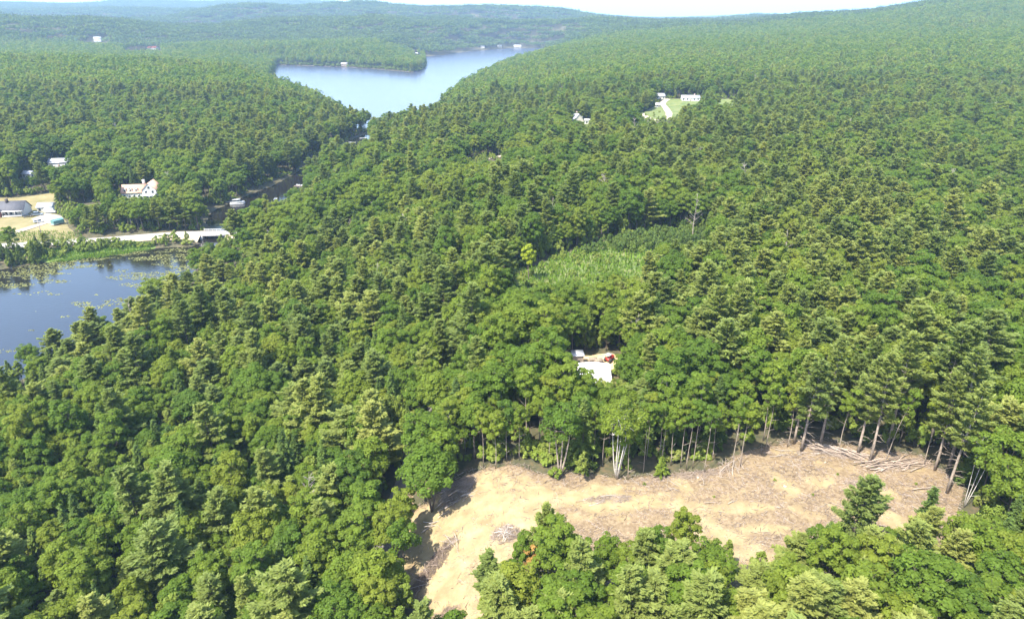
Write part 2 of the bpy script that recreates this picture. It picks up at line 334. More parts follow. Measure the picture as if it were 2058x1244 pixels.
# water
def water_mat(name, deep, rough, bump, scale, ior=1.45):
    m, n, l, b = newmat(name); geo = n.new('ShaderNodeNewGeometry')
    mp = n.new('ShaderNodeMapping'); mp.inputs['Scale'].default_value = (1, 2.2, 1); l.new(geo.outputs['Position'], mp.inputs[0])
    nz = n.new('ShaderNodeTexNoise'); nz.inputs['Scale'].default_value = scale; nz.inputs['Detail'].default_value = 5; l.new(mp.outputs[0], nz.inputs['Vector'])
    big = n.new('ShaderNodeTexNoise'); big.inputs['Scale'].default_value = scale * 0.06; big.inputs['Detail'].default_value = 3; l.new(mp.outputs[0], big.inputs['Vector'])
    mr = n.new('ShaderNodeMapRange'); mr.inputs[1].default_value = 0.35; mr.inputs[2].default_value = 0.65; mr.inputs[3].default_value = bump * 0.35; mr.inputs[4].default_value = bump
    l.new(big.outputs[0], mr.inputs[0])
    bp = n.new('ShaderNodeBump'); bp.inputs['Distance'].default_value = 0.5; l.new(nz.outputs[0], bp.inputs['Height']); l.new(mr.outputs[0], bp.inputs['Strength'])
    l.new(bp.outputs[0], b.inputs['Normal']); b.inputs['Base Color'].default_value = (*deep, 1); b.inputs['Roughness'].default_value = rough; b.inputs['IOR'].default_value = ior
    return m
M['pondwater'] = water_mat('pond_water', (0.012, 0.0105, 0.0095), 0.05, 0.13, 0.5, 1.7)
M['lakewater'] = water_mat('lake_water', (0.045, 0.05, 0.085), 0.22, 0.3, 0.12, 1.7)
def water(name, polys, mat, label, pad):
    b = MB()
    for P in polys:
        p = np.array(P); x0, y0 = p.min(0) - pad; x1, y1 = p.max(0) + pad
        n = 24
        X, Y = np.meshgrid(np.linspace(x0, x1, n), np.linspace(y0, y1, n), indexing='ij')
        q = [(i * n + j, (i + 1) * n + j, (i + 1) * n + j + 1, i * n + j + 1) for i in range(n - 1) for j in range(n - 1)]
        b.add(np.stack([X, Y, 0 * X], -1).reshape(-1, 3), q)
    return tag(obj(name, b.mesh(name, [mat], True)), label, 'water', kind='structure')
water('pond', [[(-345, 110), (-95, 645)]], M['pondwater'], 'dark still pond and the channel running out of it under the bridge', 0)
water('lake', [[(-560, 652), (160, 2460)]], M['lakewater'], 'pale blue lake stretching away between wooded shores', 0)

# ------------------------------------------------------------------ trees
def unit(v): return v / (np.linalg.norm(v, axis=-1, keepdims=True) + 1e-9)
def pine_tree(seed, h, zb, Lmax, fol=1.0, deadb=0.0, size=1.0, lod=0, asym=0.0, trunk_r=0.26):
    """white pine: whorls of flat upswept plumes with gaps between the tiers"""
    g = np.random.default_rng(seed); cr = MB(); tk = MB()
    bend = g.normal(0, 0.25, 2)
    def axis(z): t = z / h; return np.array([bend[0] * t * t * 2, bend[1] * t * t * 2, z])
    zs = np.linspace(0, h * 0.97, 7)
    tk.tube([axis(z) for z in zs], trunk_r * (1 - zs / h * 0.93), 6 if lod == 0 else 4)
    z = zb; k = 0
    C = []; D = []; W = []; TT = []
    while z < h - 0.15:
        s = (z - zb) / (h - zb)
        prof = (0.55 + 0.45 * min(1, s / 0.25)) * (1 - s ** 1.5) ** 0.8 + 0.07
        nb = (5 if lod == 0 else 4) if s < 0.85 else 4
        tier = g.uniform(0.72, 1.1)
        for a in g.uniform(0, 2 * math.pi) + np.arange(nb) * 2 * math.pi / nb + g.normal(0, 0.28, nb):
            L = Lmax * prof * tier * g.uniform(0.55, 1.22) * (1 + asym * math.cos(a - seed))
            el = math.radians(-6 + 52 * s ** 1.4 + g.normal(0, 6))
            out = np.array([math.cos(a), math.sin(a), 0]); side = np.array([-out[1], out[0], 0]); up = np.array([0, 0, 1.0])
            o = axis(z)
            def pt(t): return o + out * (L * math.cos(el)) * t[:, None] + up * (L * (t * math.sin(el) + 0.16 * t * t))[:, None]
            if lod == 0 and L > 0.8:
                tt = np.array([0, 0.5, 1.0]); tk.tube(pt(tt), [0.05 + 0.008 * L, 0.035, 0.012], 3, cap=False)
            n = max(4, int((17 if lod == 0 else 7.5) * L * fol))
            t = g.uniform(0.16 if s > 0.4 else 0.32, 1.0, n) ** 0.8
            lat = g.uniform(-1, 1, n) * (0.10 + 0.30 * L * (1 - 0.75 * np.abs(t - 0.5) * 2 * (t > 0.5)) * 0.75)
            c = pt(t) + side * lat[:, None] + g.normal(0, 0.06, (n, 3)) + up * (0.10 + 0.05 * g.normal(size=n))[:, None]
            for rep in range(3 if lod == 0 else 1):
                d = unit(out * 0.8 + side * (np.sign(lat) * 0.5)[:, None] + up * g.uniform(0.0, 0.65, n)[:, None] + g.normal(0, 0.27, (n, 3)))
                w = unit(np.cross(d, up) + g.normal(0, 0.35, (n, 3)))
                ln = g.uniform(0.26, 0.44, n) * (1 if lod == 0 else 1.9) * size
                C.append(c + g.normal(0, 0.10, (n, 3))); D.append(d * ln[:, None]); W.append(w * (ln * (0.36 if lod == 0 else 0.55))[:, None])
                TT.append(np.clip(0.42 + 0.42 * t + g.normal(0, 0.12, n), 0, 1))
        z += (0.60 + 0.28 * g.random()) * (1.15 if s < 0.3 else 0.9) * (1 if lod == 0 else 1.25) * h / 20 + 0.12
    # leader
    n = 10 if lod == 0 else 5; c = axis(h - 0.5) + g.normal(0, 0.12, (n, 3)) + np.array([0, 0, 1]) * g.uniform(-0.4, 0.5, n)[:, None]
    d = unit(g.normal(0, 0.4, (n, 3)) + [0, 0, 1]); w = unit(np.cross(d, g.normal(size=(n, 3))))
    C.append(c); D.append(d * 0.4 * size); W.append(w * 0.13 * size); TT.append(np.full(n, 0.7))
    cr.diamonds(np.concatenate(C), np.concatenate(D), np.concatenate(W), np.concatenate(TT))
    if deadb:                                               # bare grey lower boughs
        for z in np.arange(h * 0.12, zb + 1, 0.5 / deadb):
            a = g.uniform(0, 6.28); L = g.uniform(0.8, 2.6); o = axis(z); dr = np.array([math.cos(a), math.sin(a), g.uniform(-0.25, 0.2)])
            p = [o, o + dr * L * 0.5 + [0, 0, 0.08], o + dr * L + [0, 0, g.uniform(-0.3, 0.25)]]
            tk.tube(p, [0.05, 0.035, 0.01], 3, cap=False)
            for _ in range(2):
                e = p[1] + (p[2] - p[1]) * g.random(); f = e + np.array([*g.normal(0, 0.35, 2), g.uniform(-0.2, 0.3)]); tk.tube([e, (e + f) / 2, f], [0.02, 0.014, 0.006], 3, cap=False)
    return tk, cr
def broad_tree(seed, h, zb, R, lobes=22, leaves=120, lsize=1.0, stems=None, upright=0.0, flat=0.78, trunk_r=0.2, lod=0, top=0.0, bare=0, lscale=1.0):
    """broadleaf tree: limbs to many uneven leaf clumps"""
    g = np.random.default_rng(seed); cr = MB(); tk = MB()
    zc = (zb + h) / 2; az = (h - zb) / 2
    lean = g.normal(0, 0.35, 2)
    def axis(z): t = z / h; return np.array([lean[0] * t * t, lean[1] * t * t, z])
    stems = stems or [(0, 0)]
    ends = []
    for sx, sy in stems:
        zt = zb + az * 0.9; zz = np.linspace(0, zt, 6); f = (zz / zt)
        pts = np.stack([lean[0] * (zz / h) ** 2 + sx * f ** 0.8 + 0.12 * np.sin(f * 5 + seed), lean[1] * (zz / h) ** 2 + sy * f ** 0.8 + 0.12 * np.cos(f * 4 + seed * 2), zz], 1)
        r = trunk_r / math.sqrt(len(stems)) ** 0.7
        tk.tube(pts, r * (1 - 0.72 * f), 6 if lod == 0 else 4); ends.append(pts)
    # clump centres spread over the crown shell
    i = np.arange(lobes) + 0.5; ph = np.arccos(1 - 1.62 * i / lobes); th = math.pi * (1 + 5 ** 0.5) * i + g.uniform(0, 6)
    dirs = np.stack([np.cos(th) * np.sin(ph), np.sin(th) * np.sin(ph), np.cos(ph)], 1)
    rad = g.uniform(0.50, 0.86, lobes); rad[g.random(lobes) < 0.18] *= 0.5
    taper = 1 - top * np.clip(dirs[:, 2], 0, 1)
    cen = np.stack([dirs[:, 0] * R * rad * taper, dirs[:, 1] * R * rad * taper, zc + dirs[:, 2] * az * rad], 1) + np.array([lean[0] * 0.6, lean[1] * 0.6, 0])
    lr = R * g.uniform(0.22, 0.42, lobes) * (1 - 0.3 * top) * lscale
    C = []; D = []; W = []; TT = []
    for c, r in zip(cen, lr):
        n = int(leaves * g.uniform(0.7, 1.2) * (0.5 + 0.5 * (r / (R * 0.33)) ** 2))
        d = unit(g.normal(size=(n, 3)) + unit(c - [0, 0, zc - az * 0.3]) * 0.55 + [0, 0, 0.35])
        sc = np.array([1, 1, flat + upright])
        p = c + d * sc * r * (g.uniform(0.45, 1.08, n) ** 0.6)[:, None]
        nrm = unit(d * 0.75 + [0, 0, 0.42] + g.normal(0, 0.27, (n, 3)))
        t1 = unit(np.cross(nrm, g.normal(size=(n, 3)))); 
        if upright: t1 = unit(t1 + np.array([0, 0, upright * 1.2]))
        t2 = unit(np.cross(nrm, t1)); ln = g.uniform(0.16, 0.28, n) * lsize
        C.append(p); D.append(t1 * ln[:, None]); W.append(t2 * (ln * (0.72 if not upright else 0.45))[:, None])
        TT.append(np.clip(g.normal(0.5, 0.13, n) + g.normal(0, 0.08), 0, 1))
        if lod == 0:
            e = ends[g.integers(len(ends))]; zq = np.clip(c[2] - 0.55 * math.hypot(c[0], c[1]) - 0.3, zb * 0.86, e[-1][2]); bpt = np.array([np.interp(zq, e[:, 2], e[:, m_]) for m_ in range(3)])
            mid = (bpt + c) / 2 + [0, 0, -0.15 * R * 0.3]; tk.tube([bpt, mid, c], [trunk_r * 0.32, trunk_r * 0.2, 0.02], 4, cap=False)
            for _ in range(2):
                q = c + g.normal(0, 0.6, 3) * r; tk.tube([mid * 0.4 + c * 0.6, (c + q) / 2, q], [0.035, 0.02, 0.008], 3, cap=False)
    cr.diamonds(np.concatenate(C), np.concatenate(D), np.concatenate(W), np.concatenate(TT))
    for _ in range(bare):
        e = ends[g.integers(len(ends))]; p0 = e[g.integers(1, 4)]; a = g.uniform(0, 6.28); L = g.uniform(0.8, 2.2)
        p1 = p0 + np.array([math.cos(a), math.sin(a), 0.5]) * L; tk.tube([p0, (p0 + p1) / 2, p1], [0.035, 0.025, 0.008], 3, cap=False)
    return tk, cr
def hemlock_tree(seed, h, R, lod=0, zb=0.8, droop=0.25):
    g = np.random.default_rng(seed); cr = MB(); tk = MB()
    zs = np.linspace(0, h * 0.97, 5); tk.tube([(0, 0, z) for z in zs], 0.17 * (1 - zs / h * 0.94) * h / 13, 6 if lod == 0 else 4)
    z = zb; C = []; D = []; W = []; TT = []; up = np.array([0, 0, 1.0])
    while z < h - 0.1:
        s = (z - zb) / (h - zb); nb = 6 if lod == 0 else 4
        for a in g.uniform(0, 6.28) + np.arange(nb) * 6.283 / nb + g.normal(0, 0.3, nb):
            L = R * ((1 - s) ** 0.85 + 0.04) * g.uniform(0.7, 1.12); out = np.array([math.cos(a), math.sin(a), 0]); side = np.array([-out[1], out[0], 0])
            n = max(2, int((8 if lod == 0 else 4) * L)); t = g.uniform(0.25, 1, n) ** 0.7
            c = np.array([0, 0, z]) + out * (L * t)[:, None] + up * (L * (0.22 * t - (droop + 0.2) * t * t))[:, None] + side * (g.uniform(-1, 1, n) * 0.30 * L * (1.1 - t))[:, None]
            for rep in range(3 if lod == 0 else 1):
                d = unit(out + side * g.uniform(-0.8, 0.8, n)[:, None] + up * g.uniform(-0.35, 0.35, n)[:, None]); w = unit(np.cross(d, up) + g.normal(0, 0.4, (n, 3)))
                ln = g.uniform(0.2, 0.34, n) * (1 if lod == 0 else 1.7)
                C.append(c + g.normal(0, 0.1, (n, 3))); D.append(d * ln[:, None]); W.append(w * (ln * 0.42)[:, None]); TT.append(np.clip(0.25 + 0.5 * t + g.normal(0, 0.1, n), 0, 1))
        z += (0.34 + 0.2 * g.random()) * (1 if lod == 0 else 1.4)
    n = 8; c = np.array([0, 0, h - 0.2]) + g.normal(0, 0.07, (n, 3)) + up * g.uniform(-0.3, 0.4, n)[:, None]; d = unit(g.normal(0, 0.3, (n, 3)) + up)
    C.append(c); D.append(d * 0.28); W.append(unit(np.cross(d, g.normal(size=(n, 3)))) * 0.09); TT.append(np.full(n, 0.7))
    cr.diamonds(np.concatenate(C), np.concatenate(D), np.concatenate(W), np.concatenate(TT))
    return tk, cr
def bare_tree(seed, h, R, n1=16, zb=0.3, r0=0.17):
    g = np.random.default_rng(seed); tk = MB(); br = MB()
    zs = np.linspace(0, h, 7); ax = np.stack([0.25 * np.sin(zs * 0.4 + seed), 0.25 * np.cos(zs * 0.5 + seed), zs], 1); tk.tube(ax, r0 * (1 - 0.9 * zs / h), 6)
    br.tube(ax[1:], r0 * .6 * (1 - 0.9 * zs[1:] / h), 4, cap=False)
    for k in range(n1):
        s = g.uniform(zb, 0.95); o = np.array([np.interp(s * h, zs, ax[:, 0]), np.interp(s * h, zs, ax[:, 1]), s * h]); a = g.uniform(0, 6.28); el = g.uniform(0.3, 1.0)
        L = R * (1.25 - s) * g.uniform(0.6, 1.2); dr = np.array([math.cos(a) * math.cos(el), math.sin(a) * math.cos(el), math.sin(el)])
        p = np.array([o, o + dr * L * 0.5, o + dr * L + [0, 0, 0.12 * L]]); br.tube(p, [0.07, 0.045, 0.012], 4, cap=False)
        for _ in range(5):
            t = g.uniform(0.3, 1); q = p[0] + (p[2] - p[0]) * t; d2 = unit(dr + g.normal(0, 0.5, 3)); e = q + d2 * L * g.uniform(0.2, 0.5)
            br.tube([q, (q + e) / 2 + g.normal(0, 0.05, 3), e], [0.035, 0.022, 0.008], 3, cap=False)
    return tk, br
def bush(seed, h, R, lobes=7, leaves=70, lsize=1.0):
    return broad_tree(seed, h, 0.0, R, lobes, leaves, lsize, stems=[(0.3, 0.1), (-0.2, 0.25), (0.0, -0.3)], trunk_r=0.05, flat=0.95)

PROTO = {}      # kind -> list of (trunk mesh, crown mesh, joined mesh, height)
def proto(kind, pair, barkm, leafm, h):
    tk, cr = pair; i = len(PROTO.setdefault(kind, []))
    mt = tk.mesh(f'{kind}_trunk_{i}', [barkm], True); mc = cr.mesh(f'{kind}_crown_{i}', [leafm])
    j = MB(); j.V = tk.V + [v for v in cr.V]; j.Q = tk.Q + [q + tk.n for q in cr.Q]; j.T = tk.T + cr.T; j.M = tk.M + [np.full(len(q), 1) for q in cr.Q]
    mj = j.mesh(f'{kind}_whole_{i}', [barkm, leafm])
    PROTO[kind].append((mt, mc, mj, h))
for s in range(6):
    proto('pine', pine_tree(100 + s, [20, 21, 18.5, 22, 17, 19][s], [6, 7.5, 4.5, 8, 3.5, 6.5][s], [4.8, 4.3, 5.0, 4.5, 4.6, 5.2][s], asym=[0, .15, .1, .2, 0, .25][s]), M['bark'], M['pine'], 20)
for s in range(4):
    proto('edgepine', pine_tree(140 + s, [22, 23, 21, 22][s], [9, 10, 8.5, 9.5][s], [3.9, 3.6, 4.0, 3.7][s], deadb=1.0, asym=.2, trunk_r=0.30), M['pbark'], M['pine'], 22)
for s in range(7):
    h = [14, 15, 13, 16, 12.5, 14.5, 13.5][s]
    proto('maple', broad_tree(200 + s, h, [4, 4.5, 3, 5, 3, 4.2, 3.5][s], [3.4, 3.0, 3.6, 3.3, 2.9, 3.9, 3.1][s], lobes=[44, 36, 46, 42, 34, 50, 38][s], leaves=165, lsize=.86, lscale=.8), M['bark'], M['leaf'], h)
for s in range(5):
    h = [11, 12, 10, 12.5, 11.5][s]
    proto('young', broad_tree(260 + s, h, [1.5, 2, 1.2, 2.5, 1.6][s], [2.1, 2.0, 2.3, 1.9, 2.2][s], lobes=20, leaves=110, upright=0.45 if s % 2 else 0.7, top=0.55, trunk_r=0.12, lsize=1.05), M['bark'], M['young'], h)
for s in range(4):
    h = [14, 12, 15, 13][s]
    proto('hemlock', hemlock_tree(300 + s, h, [2.9, 2.6, 3.0, 2.4][s]), M['bark'], M['hemlock'], h)
for s in range(5):   # slender forest-edge trees: long pale stem, crown up top
    h = [17, 18, 16, 17.5, 16.5][s]
    proto('pole', broad_tree(340 + s, h, h * [.5, .55, .42, .5, .38][s], [2.3, 2.0, 2.5, 2.2, 2.6][s], lobes=19, leaves=115, trunk_r=0.105, bare=4, lsize=.9), M['pbark'], M['leaf'], h)
for s in range(4):
    proto('snag', bare_tree(400 + s, [15, 17, 13, 16][s], [4.2, 3.8, 4.5, 3.2][s], [18, 16, 20, 14][s]), M['dead'], M['dead'], 15)
for s in range(4):
    proto('bush', bush(430 + s, [2.6, 2.0, 3.2, 2.4][s], [1.5, 1.3, 1.7, 1.9][s]), M['bark'], M['young'], 2.5)
for s in range(3):
    proto('thicket', broad_tree(450 + s, [4.2, 4.8, 3.8][s], 0.2, [1.7, 1.5, 1.8][s], lobes=10, leaves=80, upright=0.8, top=0.4, trunk_r=0.06), M['bark'], M['willow'], 4)
# lighter versions for the middle distance
for s in range(4): proto('pine_mid', pine_tree(500 + s, [18, 18.5, 17, 19][s], [6, 7, 5, 7.5][s], [4.9, 4.5, 5.1, 4.6][s], lod=1), M['bark'], M['pine'], 20)
for s in range(4): proto('maple_mid', broad_tree(520 + s, [14, 15, 13, 16][s], [3, 3.5, 3, 4][s], [4.3, 4.0, 4.6, 4.2][s], lobes=18, leaves=30, lsize=2.3, lod=1), M['bark'], M['leaf'], 14)
for s in range(2): proto('hemlock_mid', hemlock_tree(540 + s, [14, 13][s], [2.9, 2.7][s], lod=1), M['bark'], M['hemlock'], 14)
# far woodland: round pieces of canopy, each a few dozen whole trees
def wood_patch(seed, n=46, rad=24.0, q=1.0):
    g = np.random.default_rng(seed); m = MB(); i = np.arange(n) + 0.5; r = rad * np.sqrt(i / n); th = i * 2.39996 + g.uniform(0, 6)
    X = r * np.cos(th) + g.normal(0, 1.3, n); Y = r * np.sin(th) + g.normal(0, 1.3, n)
    for x, y in zip(X, Y):
        tint = np.clip(g.normal(0.5, 0.2), 0, 1); con = g.random() < 0.38
        h = g.uniform(13, 19) * (1.2 if con else 1); R = g.uniform(2.6, 4.4) * (0.75 if con else 1); k = int((26 if con else 30) * q)
        if con:
            s = g.random(k) ** 0.75; a = g.uniform(0, 6.28, k); rr = R * (1 - s) ** 0.7 * g.uniform(0.5, 1.1, k)
            c = np.stack([x + rr * np.cos(a), y + rr * np.sin(a), h * (0.35 + 0.65 * s)], 1); d = unit(np.stack([np.cos(a), np.sin(a), g.uniform(0, .6, k)], 1)); w = unit(np.cross(d, [0, 0, 1.0]) + g.normal(0, .35, (k, 3)))
            m.diamonds(c, d * 1.1, w * 0.6, np.clip(tint * 0.7 + g.normal(0, .08, k), 0, 1), 1)
        else:
            v = unit(g.normal(size=(k, 3)) + [0, 0, 0.75]); c = np.array([x, y, h - 4.0]) + v * [R, R, 3.6] * g.uniform(.6, 1.05, (k, 1)); nn = unit(v + [0, 0, .3] + g.normal(0, .4, (k, 3)))
            t1 = unit(np.cross(nn, g.normal(size=(k, 3)))); t2 = np.cross(nn, t1); m.diamonds(c, t1 * 1.15, t2 * 0.95, np.clip(tint + g.normal(0, .08, k), 0, 1), 0)
    return m
M['farleaf'] = foliage('far_leaves', [(0.062, 0.108, 0.026), (0.095, 0.142, 0.030), (0.135, 0.172, 0.036)], 0.3, 0.5)
M['farpine'] = foliage('far_needles', [(0.056, 0.088, 0.028), (0.082, 0.114, 0.034), (0.112, 0.138, 0.040)], 0.25, 0.5)
for s in range(6): PROTO.setdefault('wood', []).append((None, None, wood_patch(600 + s).mesh(f'wood_patch_{s}', [M['farleaf'], M['farpine']]), 18))

# ------------------------------------------------------------------ where the trees stand
def in_view(X, Y, Z, h, mx=330, my=330):
    c, s = math.cos(PITCH), math.sin(PITCH); ok = np.zeros(X.shape, bool)
    for dz in (0.0, h):
        zz = Z + dz - CAM_H; f = Y * c - zz * s; u = Y * s + zz * c
        px = 1029 + 1373 * X / np.maximum(f, 1); py = 622 - 1373 * u / np.maximum(f, 1)
        ok |= (f > 5) & (px > -mx) & (px < 2058 + mx) & (py < 1244 + my)
    return ok
VISTAS = [(-211.5, 377, 6.8, 10), (-157, 385, .3, 7), (-147, 412, 0, 8), (-141, 442, 0, 6), (-146, 316, .2, 8), (-165, 312, .5, 14), (-185, 312, 1.5, 12), (-200, 305, 2, 12), (-258, 341, 4.5, 12), (-240, 335, 5, 14), (-222, 318, 4, 14), (-245, 362, 5, 18), (-135, 430, .6, 4), (-138, 396, .3, 4),
 (171, 678, 26.0, 9), (145, 684, 27.0, 5), (137, 632, 23.8, 7), (128, 585, 22.5, 9), (113, 575, 22.5, 7), (120, 605, 23.0, 9), (160, 655, 25, 10), (196, 645, 25.5, 7), (114, 559, 22.8, 9), (126, 567, 22.4, 8), (136, 600, 23.5, 7), (52, 550, 25.0, 4), (59.5, 549, 23.0, 3.5), (57, 535, 22.5, 3), (-304, 458, 8.5, 7), (-305, 427, 7.5, 4),
 (6, 206, 20.6, 6), (20, 210, 20.6, 10), (22, 226, 20.8, 10), (42, 240, 20.8, 11), (64, 252, 21.2, 11), (34, 214, 20.8, 9), (19.6, 139.5, 22.4, 3.0), (15.6, 149, 22.5, 1), (24.5, 151, 20.8, .8), (-15.9, 158, 17.6, .2), (-16.0, 163, 18, .1), (37, 85, 23.6, 4), (48, 89.5, 23.9, 6), (58, 91, 24.2, 6), (67, 95, 24.3, 5), (15, 94, 20.5, 9), (29, 95, 21.5, 6), (71, 99, 24.2, 4), (-3, 90, 19.5, 3), (-8, 82, 17.5, 3),
 (-1120, 1978, 31, 16), (-955, 1934, 22, 20), (-940, 1860, 18, 40), (18, 2412, 1, 22), (-40, 2365, 2, 10), (-92, 2284, 3, 8), (-246, 1893, 3, 9), (-352, 1514, 2, 8), (-136, 590, .5, 6), (-131, 612, .5, 5), (-20, 438, 15.6, 7), (-12, 441, 15.8, 6)]
SUNNY = [(19.6, 145.6, 22.5, 5), (20, 212, 21, 7), (8, 208, 21, 6), (30, 225, 21, 7), (45, 240, 21.5, 7), (-8, 105, 18.5, 2), (24, 152, 21, 2.5)]
def clear_height(X, Y, Z, rad=0.0):
    """how tall a tree may grow here and still leave the open places in view from up the hill"""
    out = np.full(X.shape, 99.0)
    for tx, ty, tz, hw in VISTAS:
        d = math.hypot(tx, ty); ux, uy = tx / d, ty / d; a = X * ux + Y * uy; lat = np.abs(-X * uy + Y * ux)
        k = (a > d * .25) & (a < d) & (lat < hw * (a / d) + rad)
        out = np.where(k, np.minimum(out, CAM_H + (tz - CAM_H) * a / d - Z), out)
    for tx, ty, tz, hw in SUNNY:                       # openings the afternoon sun reaches
        a = (X - tx) * SUN_FROM.x + (Y - ty) * SUN_FROM.y; lat = np.abs((X - tx) * SUN_FROM.y - (Y - ty) * SUN_FROM.x)
        k = (a > 0) & (a < 26) & (lat < hw + rad); out = np.where(k, np.minimum(out, tz + np.maximum(a - rad, 0) * math.tan(SUN_EL) - Z), out)
    return out
TREES = []     # kind, variant, x, y, z, rot, scale xy, scale z, size in view
HAND = []      # positions of the trees placed one by one, kept free of scattered ones
def scatter(Y0, Y1, sp):
    xs = np.arange(-Y1 * 1.15 - 20, Y1 * 1.15 + 20, sp); ys = np.arange(Y0, Y1, sp)
    X, Y = np.meshgrid(xs, ys); X = X + rng.uniform(-.46, .46, X.shape) * sp + (np.arange(len(ys)) % 2)[:, None] * sp / 2; Y = Y + rng.uniform(-.46, .46, Y.shape) * sp
    X = X.ravel(); Y = Y.ravel(); k = np.abs(X) < Y * 1.0 + 45; X = X[k]; Y = Y[k]
    Z = ground_z(X, Y); k = in_view(X, Y, Z, 20.0) & (Z > 0.3); X, Y, Z = X[k], Y[k], Z[k]
    k = (open_sd(X, Y) > 1.2) & (water_sd(X, Y) > 1.5); return X[k], Y[k], Z[k]

def put_tree(name, label, kind, var, x, y, sxy=1.0, sz=1.0, rot=None, group=None, cat='tree', dz=0.0, tilt=(0, 0), parts=('trunk', 'crown')):
    mt, mc, mj, h = PROTO[kind][var % len(PROTO[kind])]
    z = float(ground_z(np.array(x), np.array(y))) - 0.12 + dz
    t = thing(name, label, cat, (x, y, z), random.uniform(0, 6.28) if rot is None else rot, group)
    t.rotation_euler[0], t.rotation_euler[1] = tilt; t.scale = (sxy, sxy, sz)
    obj(parts[0], mt, t); obj(parts[1], mc, t)
    return t
def hand(*a, **k):
    HAND.append((a[4], a[5])); return put_tree(*a, **k)
# --- one-off prototypes for trees that stand out at the edge of the clearing
proto('birch5', broad_tree(701, 17.5, 9.0, 4.3, lobes=26, leaves=110, stems=[(-1.9, 0.3), (-0.9, -0.5), (0.1, 0.6), (1.0, -0.3), (1.9, 0.4)], trunk_r=0.25, bare=4), M['birch'], M['leaf'], 17)
proto('fork', broad_tree(702, 16.5, 7.5, 4.0, lobes=24, leaves=150, stems=[(-1.6, 0.2), (0.1, 0.0), (1.7, -0.3)], trunk_r=0.30, bare=4), M['pbark'], M['leaf'], 16)
proto('birch3', broad_tree(703, 15.5, 9.0, 2.2, lobes=12, leaves=90, stems=[(-0.7, 0.2), (0.5, 0.0), (1.5, -0.3)], trunk_r=0.10, bare=2), M['birch'], M['leaf'], 15)
proto('clump', broad_tree(704, 12.5, 4.6, 3.9, lobes=30, leaves=170, stems=[(-0.9, 0.3), (0.9, 0.2)], trunk_r=0.24, flat=0.85), M['bark'], M['leaf'], 12.5)
proto('clump', broad_tree(705, 13.0, 5.5, 3.2, lobes=24, leaves=160, stems=[(0.4, 0.3), (-0.4, -0.2)], trunk_r=0.2), M['bark'], M['leaf'], 13)
proto('single', broad_tree(706, 12.5, 4.6, 2.8, lobes=18, leaves=100, stems=[(0.5, 0.1), (-0.8, 0.2)], trunk_r=0.17, bare=8), M['bark'], M['leaf'], 12)
proto('sprig', hemlock_tree(707, 7.5, 1.5, droop=0.0), M['bark'], M['young'], 7.5)
proto('sprig', hemlock_tree(708, 5.0, 1.5, droop=0.0), M['bark'], M['young'], 5)
proto('sprig', broad_tree(709, 7.5, 0.4, 1.3, lobes=16, leaves=90, upright=0.5, top=0.4, trunk_r=0.07), M['bark'], M['young'], 7.5)
proto('scrag', pine_tree(710, 13, 2.0, 2.3, fol=0.7, trunk_r=0.14), M['bark'], M['pine'], 13)
proto('scrag', pine_tree(711, 12, 1.5, 1.9, fol=0.75, trunk_r=0.12), M['bark'], M['hemlock'], 12)
proto('lime', broad_tree(712, 13.0, 4.5, 2.8, lobes=20, leaves=120, trunk_r=0.2, bare=4), M['bark'], M['lime'], 13)
proto('lime', broad_tree(713, 7.0, 1.5, 2.4, lobes=14, leaves=110, upright=0.4, trunk_r=0.1), M['bark'], M['lime'], 7)
proto('rust', broad_tree(714, 11.0, 3.0, 1.6, lobes=9, leaves=60, trunk_r=0.1, bare=8), M['pbark'], M['rust'], 11)
proto('redbush', bush(715, 2.6, 1.2), M['bark'], M['red'], 2.5)

hand('birch_tree', 'white birch of five spreading pale stems at the back edge of the clearing', 'birch5', 0, 19.7, 105.1, rot=0.1)
hand('forked_tree', 'pale forked broadleaf tree at the back edge of the clearing', 'fork', 0, 9.2, 106.3, rot=0.2)
hand('birch_tree', 'slim white birch with three bare stems at the right end of the clearing', 'birch3', 0, 76.0, 92.3, rot=0.0)
hand('broadleaf_tree', 'wide domed green tree standing over the brush pile beside the road', 'clump', 0, -14.9, 101.8, 1.3, 1.12, rot=0.4)
hand('broadleaf_tree', 'darker narrow tree just behind the domed tree by the road', 'clump', 1, -13.6, 108.0, 1.1, 1.05, rot=1.4)
hand('broadleaf_tree', 'thin dark-stemmed leaning tree alone beside the road into the clearing', 'single', 0, -18.2, 87.9, rot=0.6)
hand('broadleaf_tree', 'big leafy tree overhanging the road behind the thin leaning tree', 'maple', 5, -20.4, 91.5, 1.05, 0.92)
hand('broadleaf_tree', 'tall leafy tree between the road and the brush windrow', 'maple', 0, -18.6, 81.5, .8, .72)
hand('young_tree', 'bushy young tree at the roadside below the brush windrow', 'young', 1, -16.6, 78.2, .95, .75)
hand('young_tree', 'grey-green young tree by the rusty red bush', 'young', 3, -16.0, 73.8, .9, .7)
hand('broadleaf_tree', 'dense tree on the verge below the grey-green young tree', 'maple', 4, -18.4, 69.0, .9, .72)
hand('broadleaf_tree', 'dense low tree at the roadside in the bottom corner of the cut', 'maple', 2, -18.2, 63.5, .9, .75)
for x, y, v, s_ in ((-19.6, 97.2, 1, .8), (-20.0, 76.6, 3, .85), (-19.4, 72.6, 6, .8), (-20.4, 84.6, 4, .8), (-26.2, 82.0, 0, 1.0), (-25.6, 90.2, 3, 1.0), (-25.4, 75.0, 5, 1.0), (-24.6, 67.5, 2, 1.0), (-26.0, 97.0, 1, 1.05)):
    hand('broadleaf_tree', 'leafy tree leaning its crown over the grey road beside the clearing', 'maple', v, x, y, s_ * 1.15, s_, group='trees overhanging the road beside the clearing')
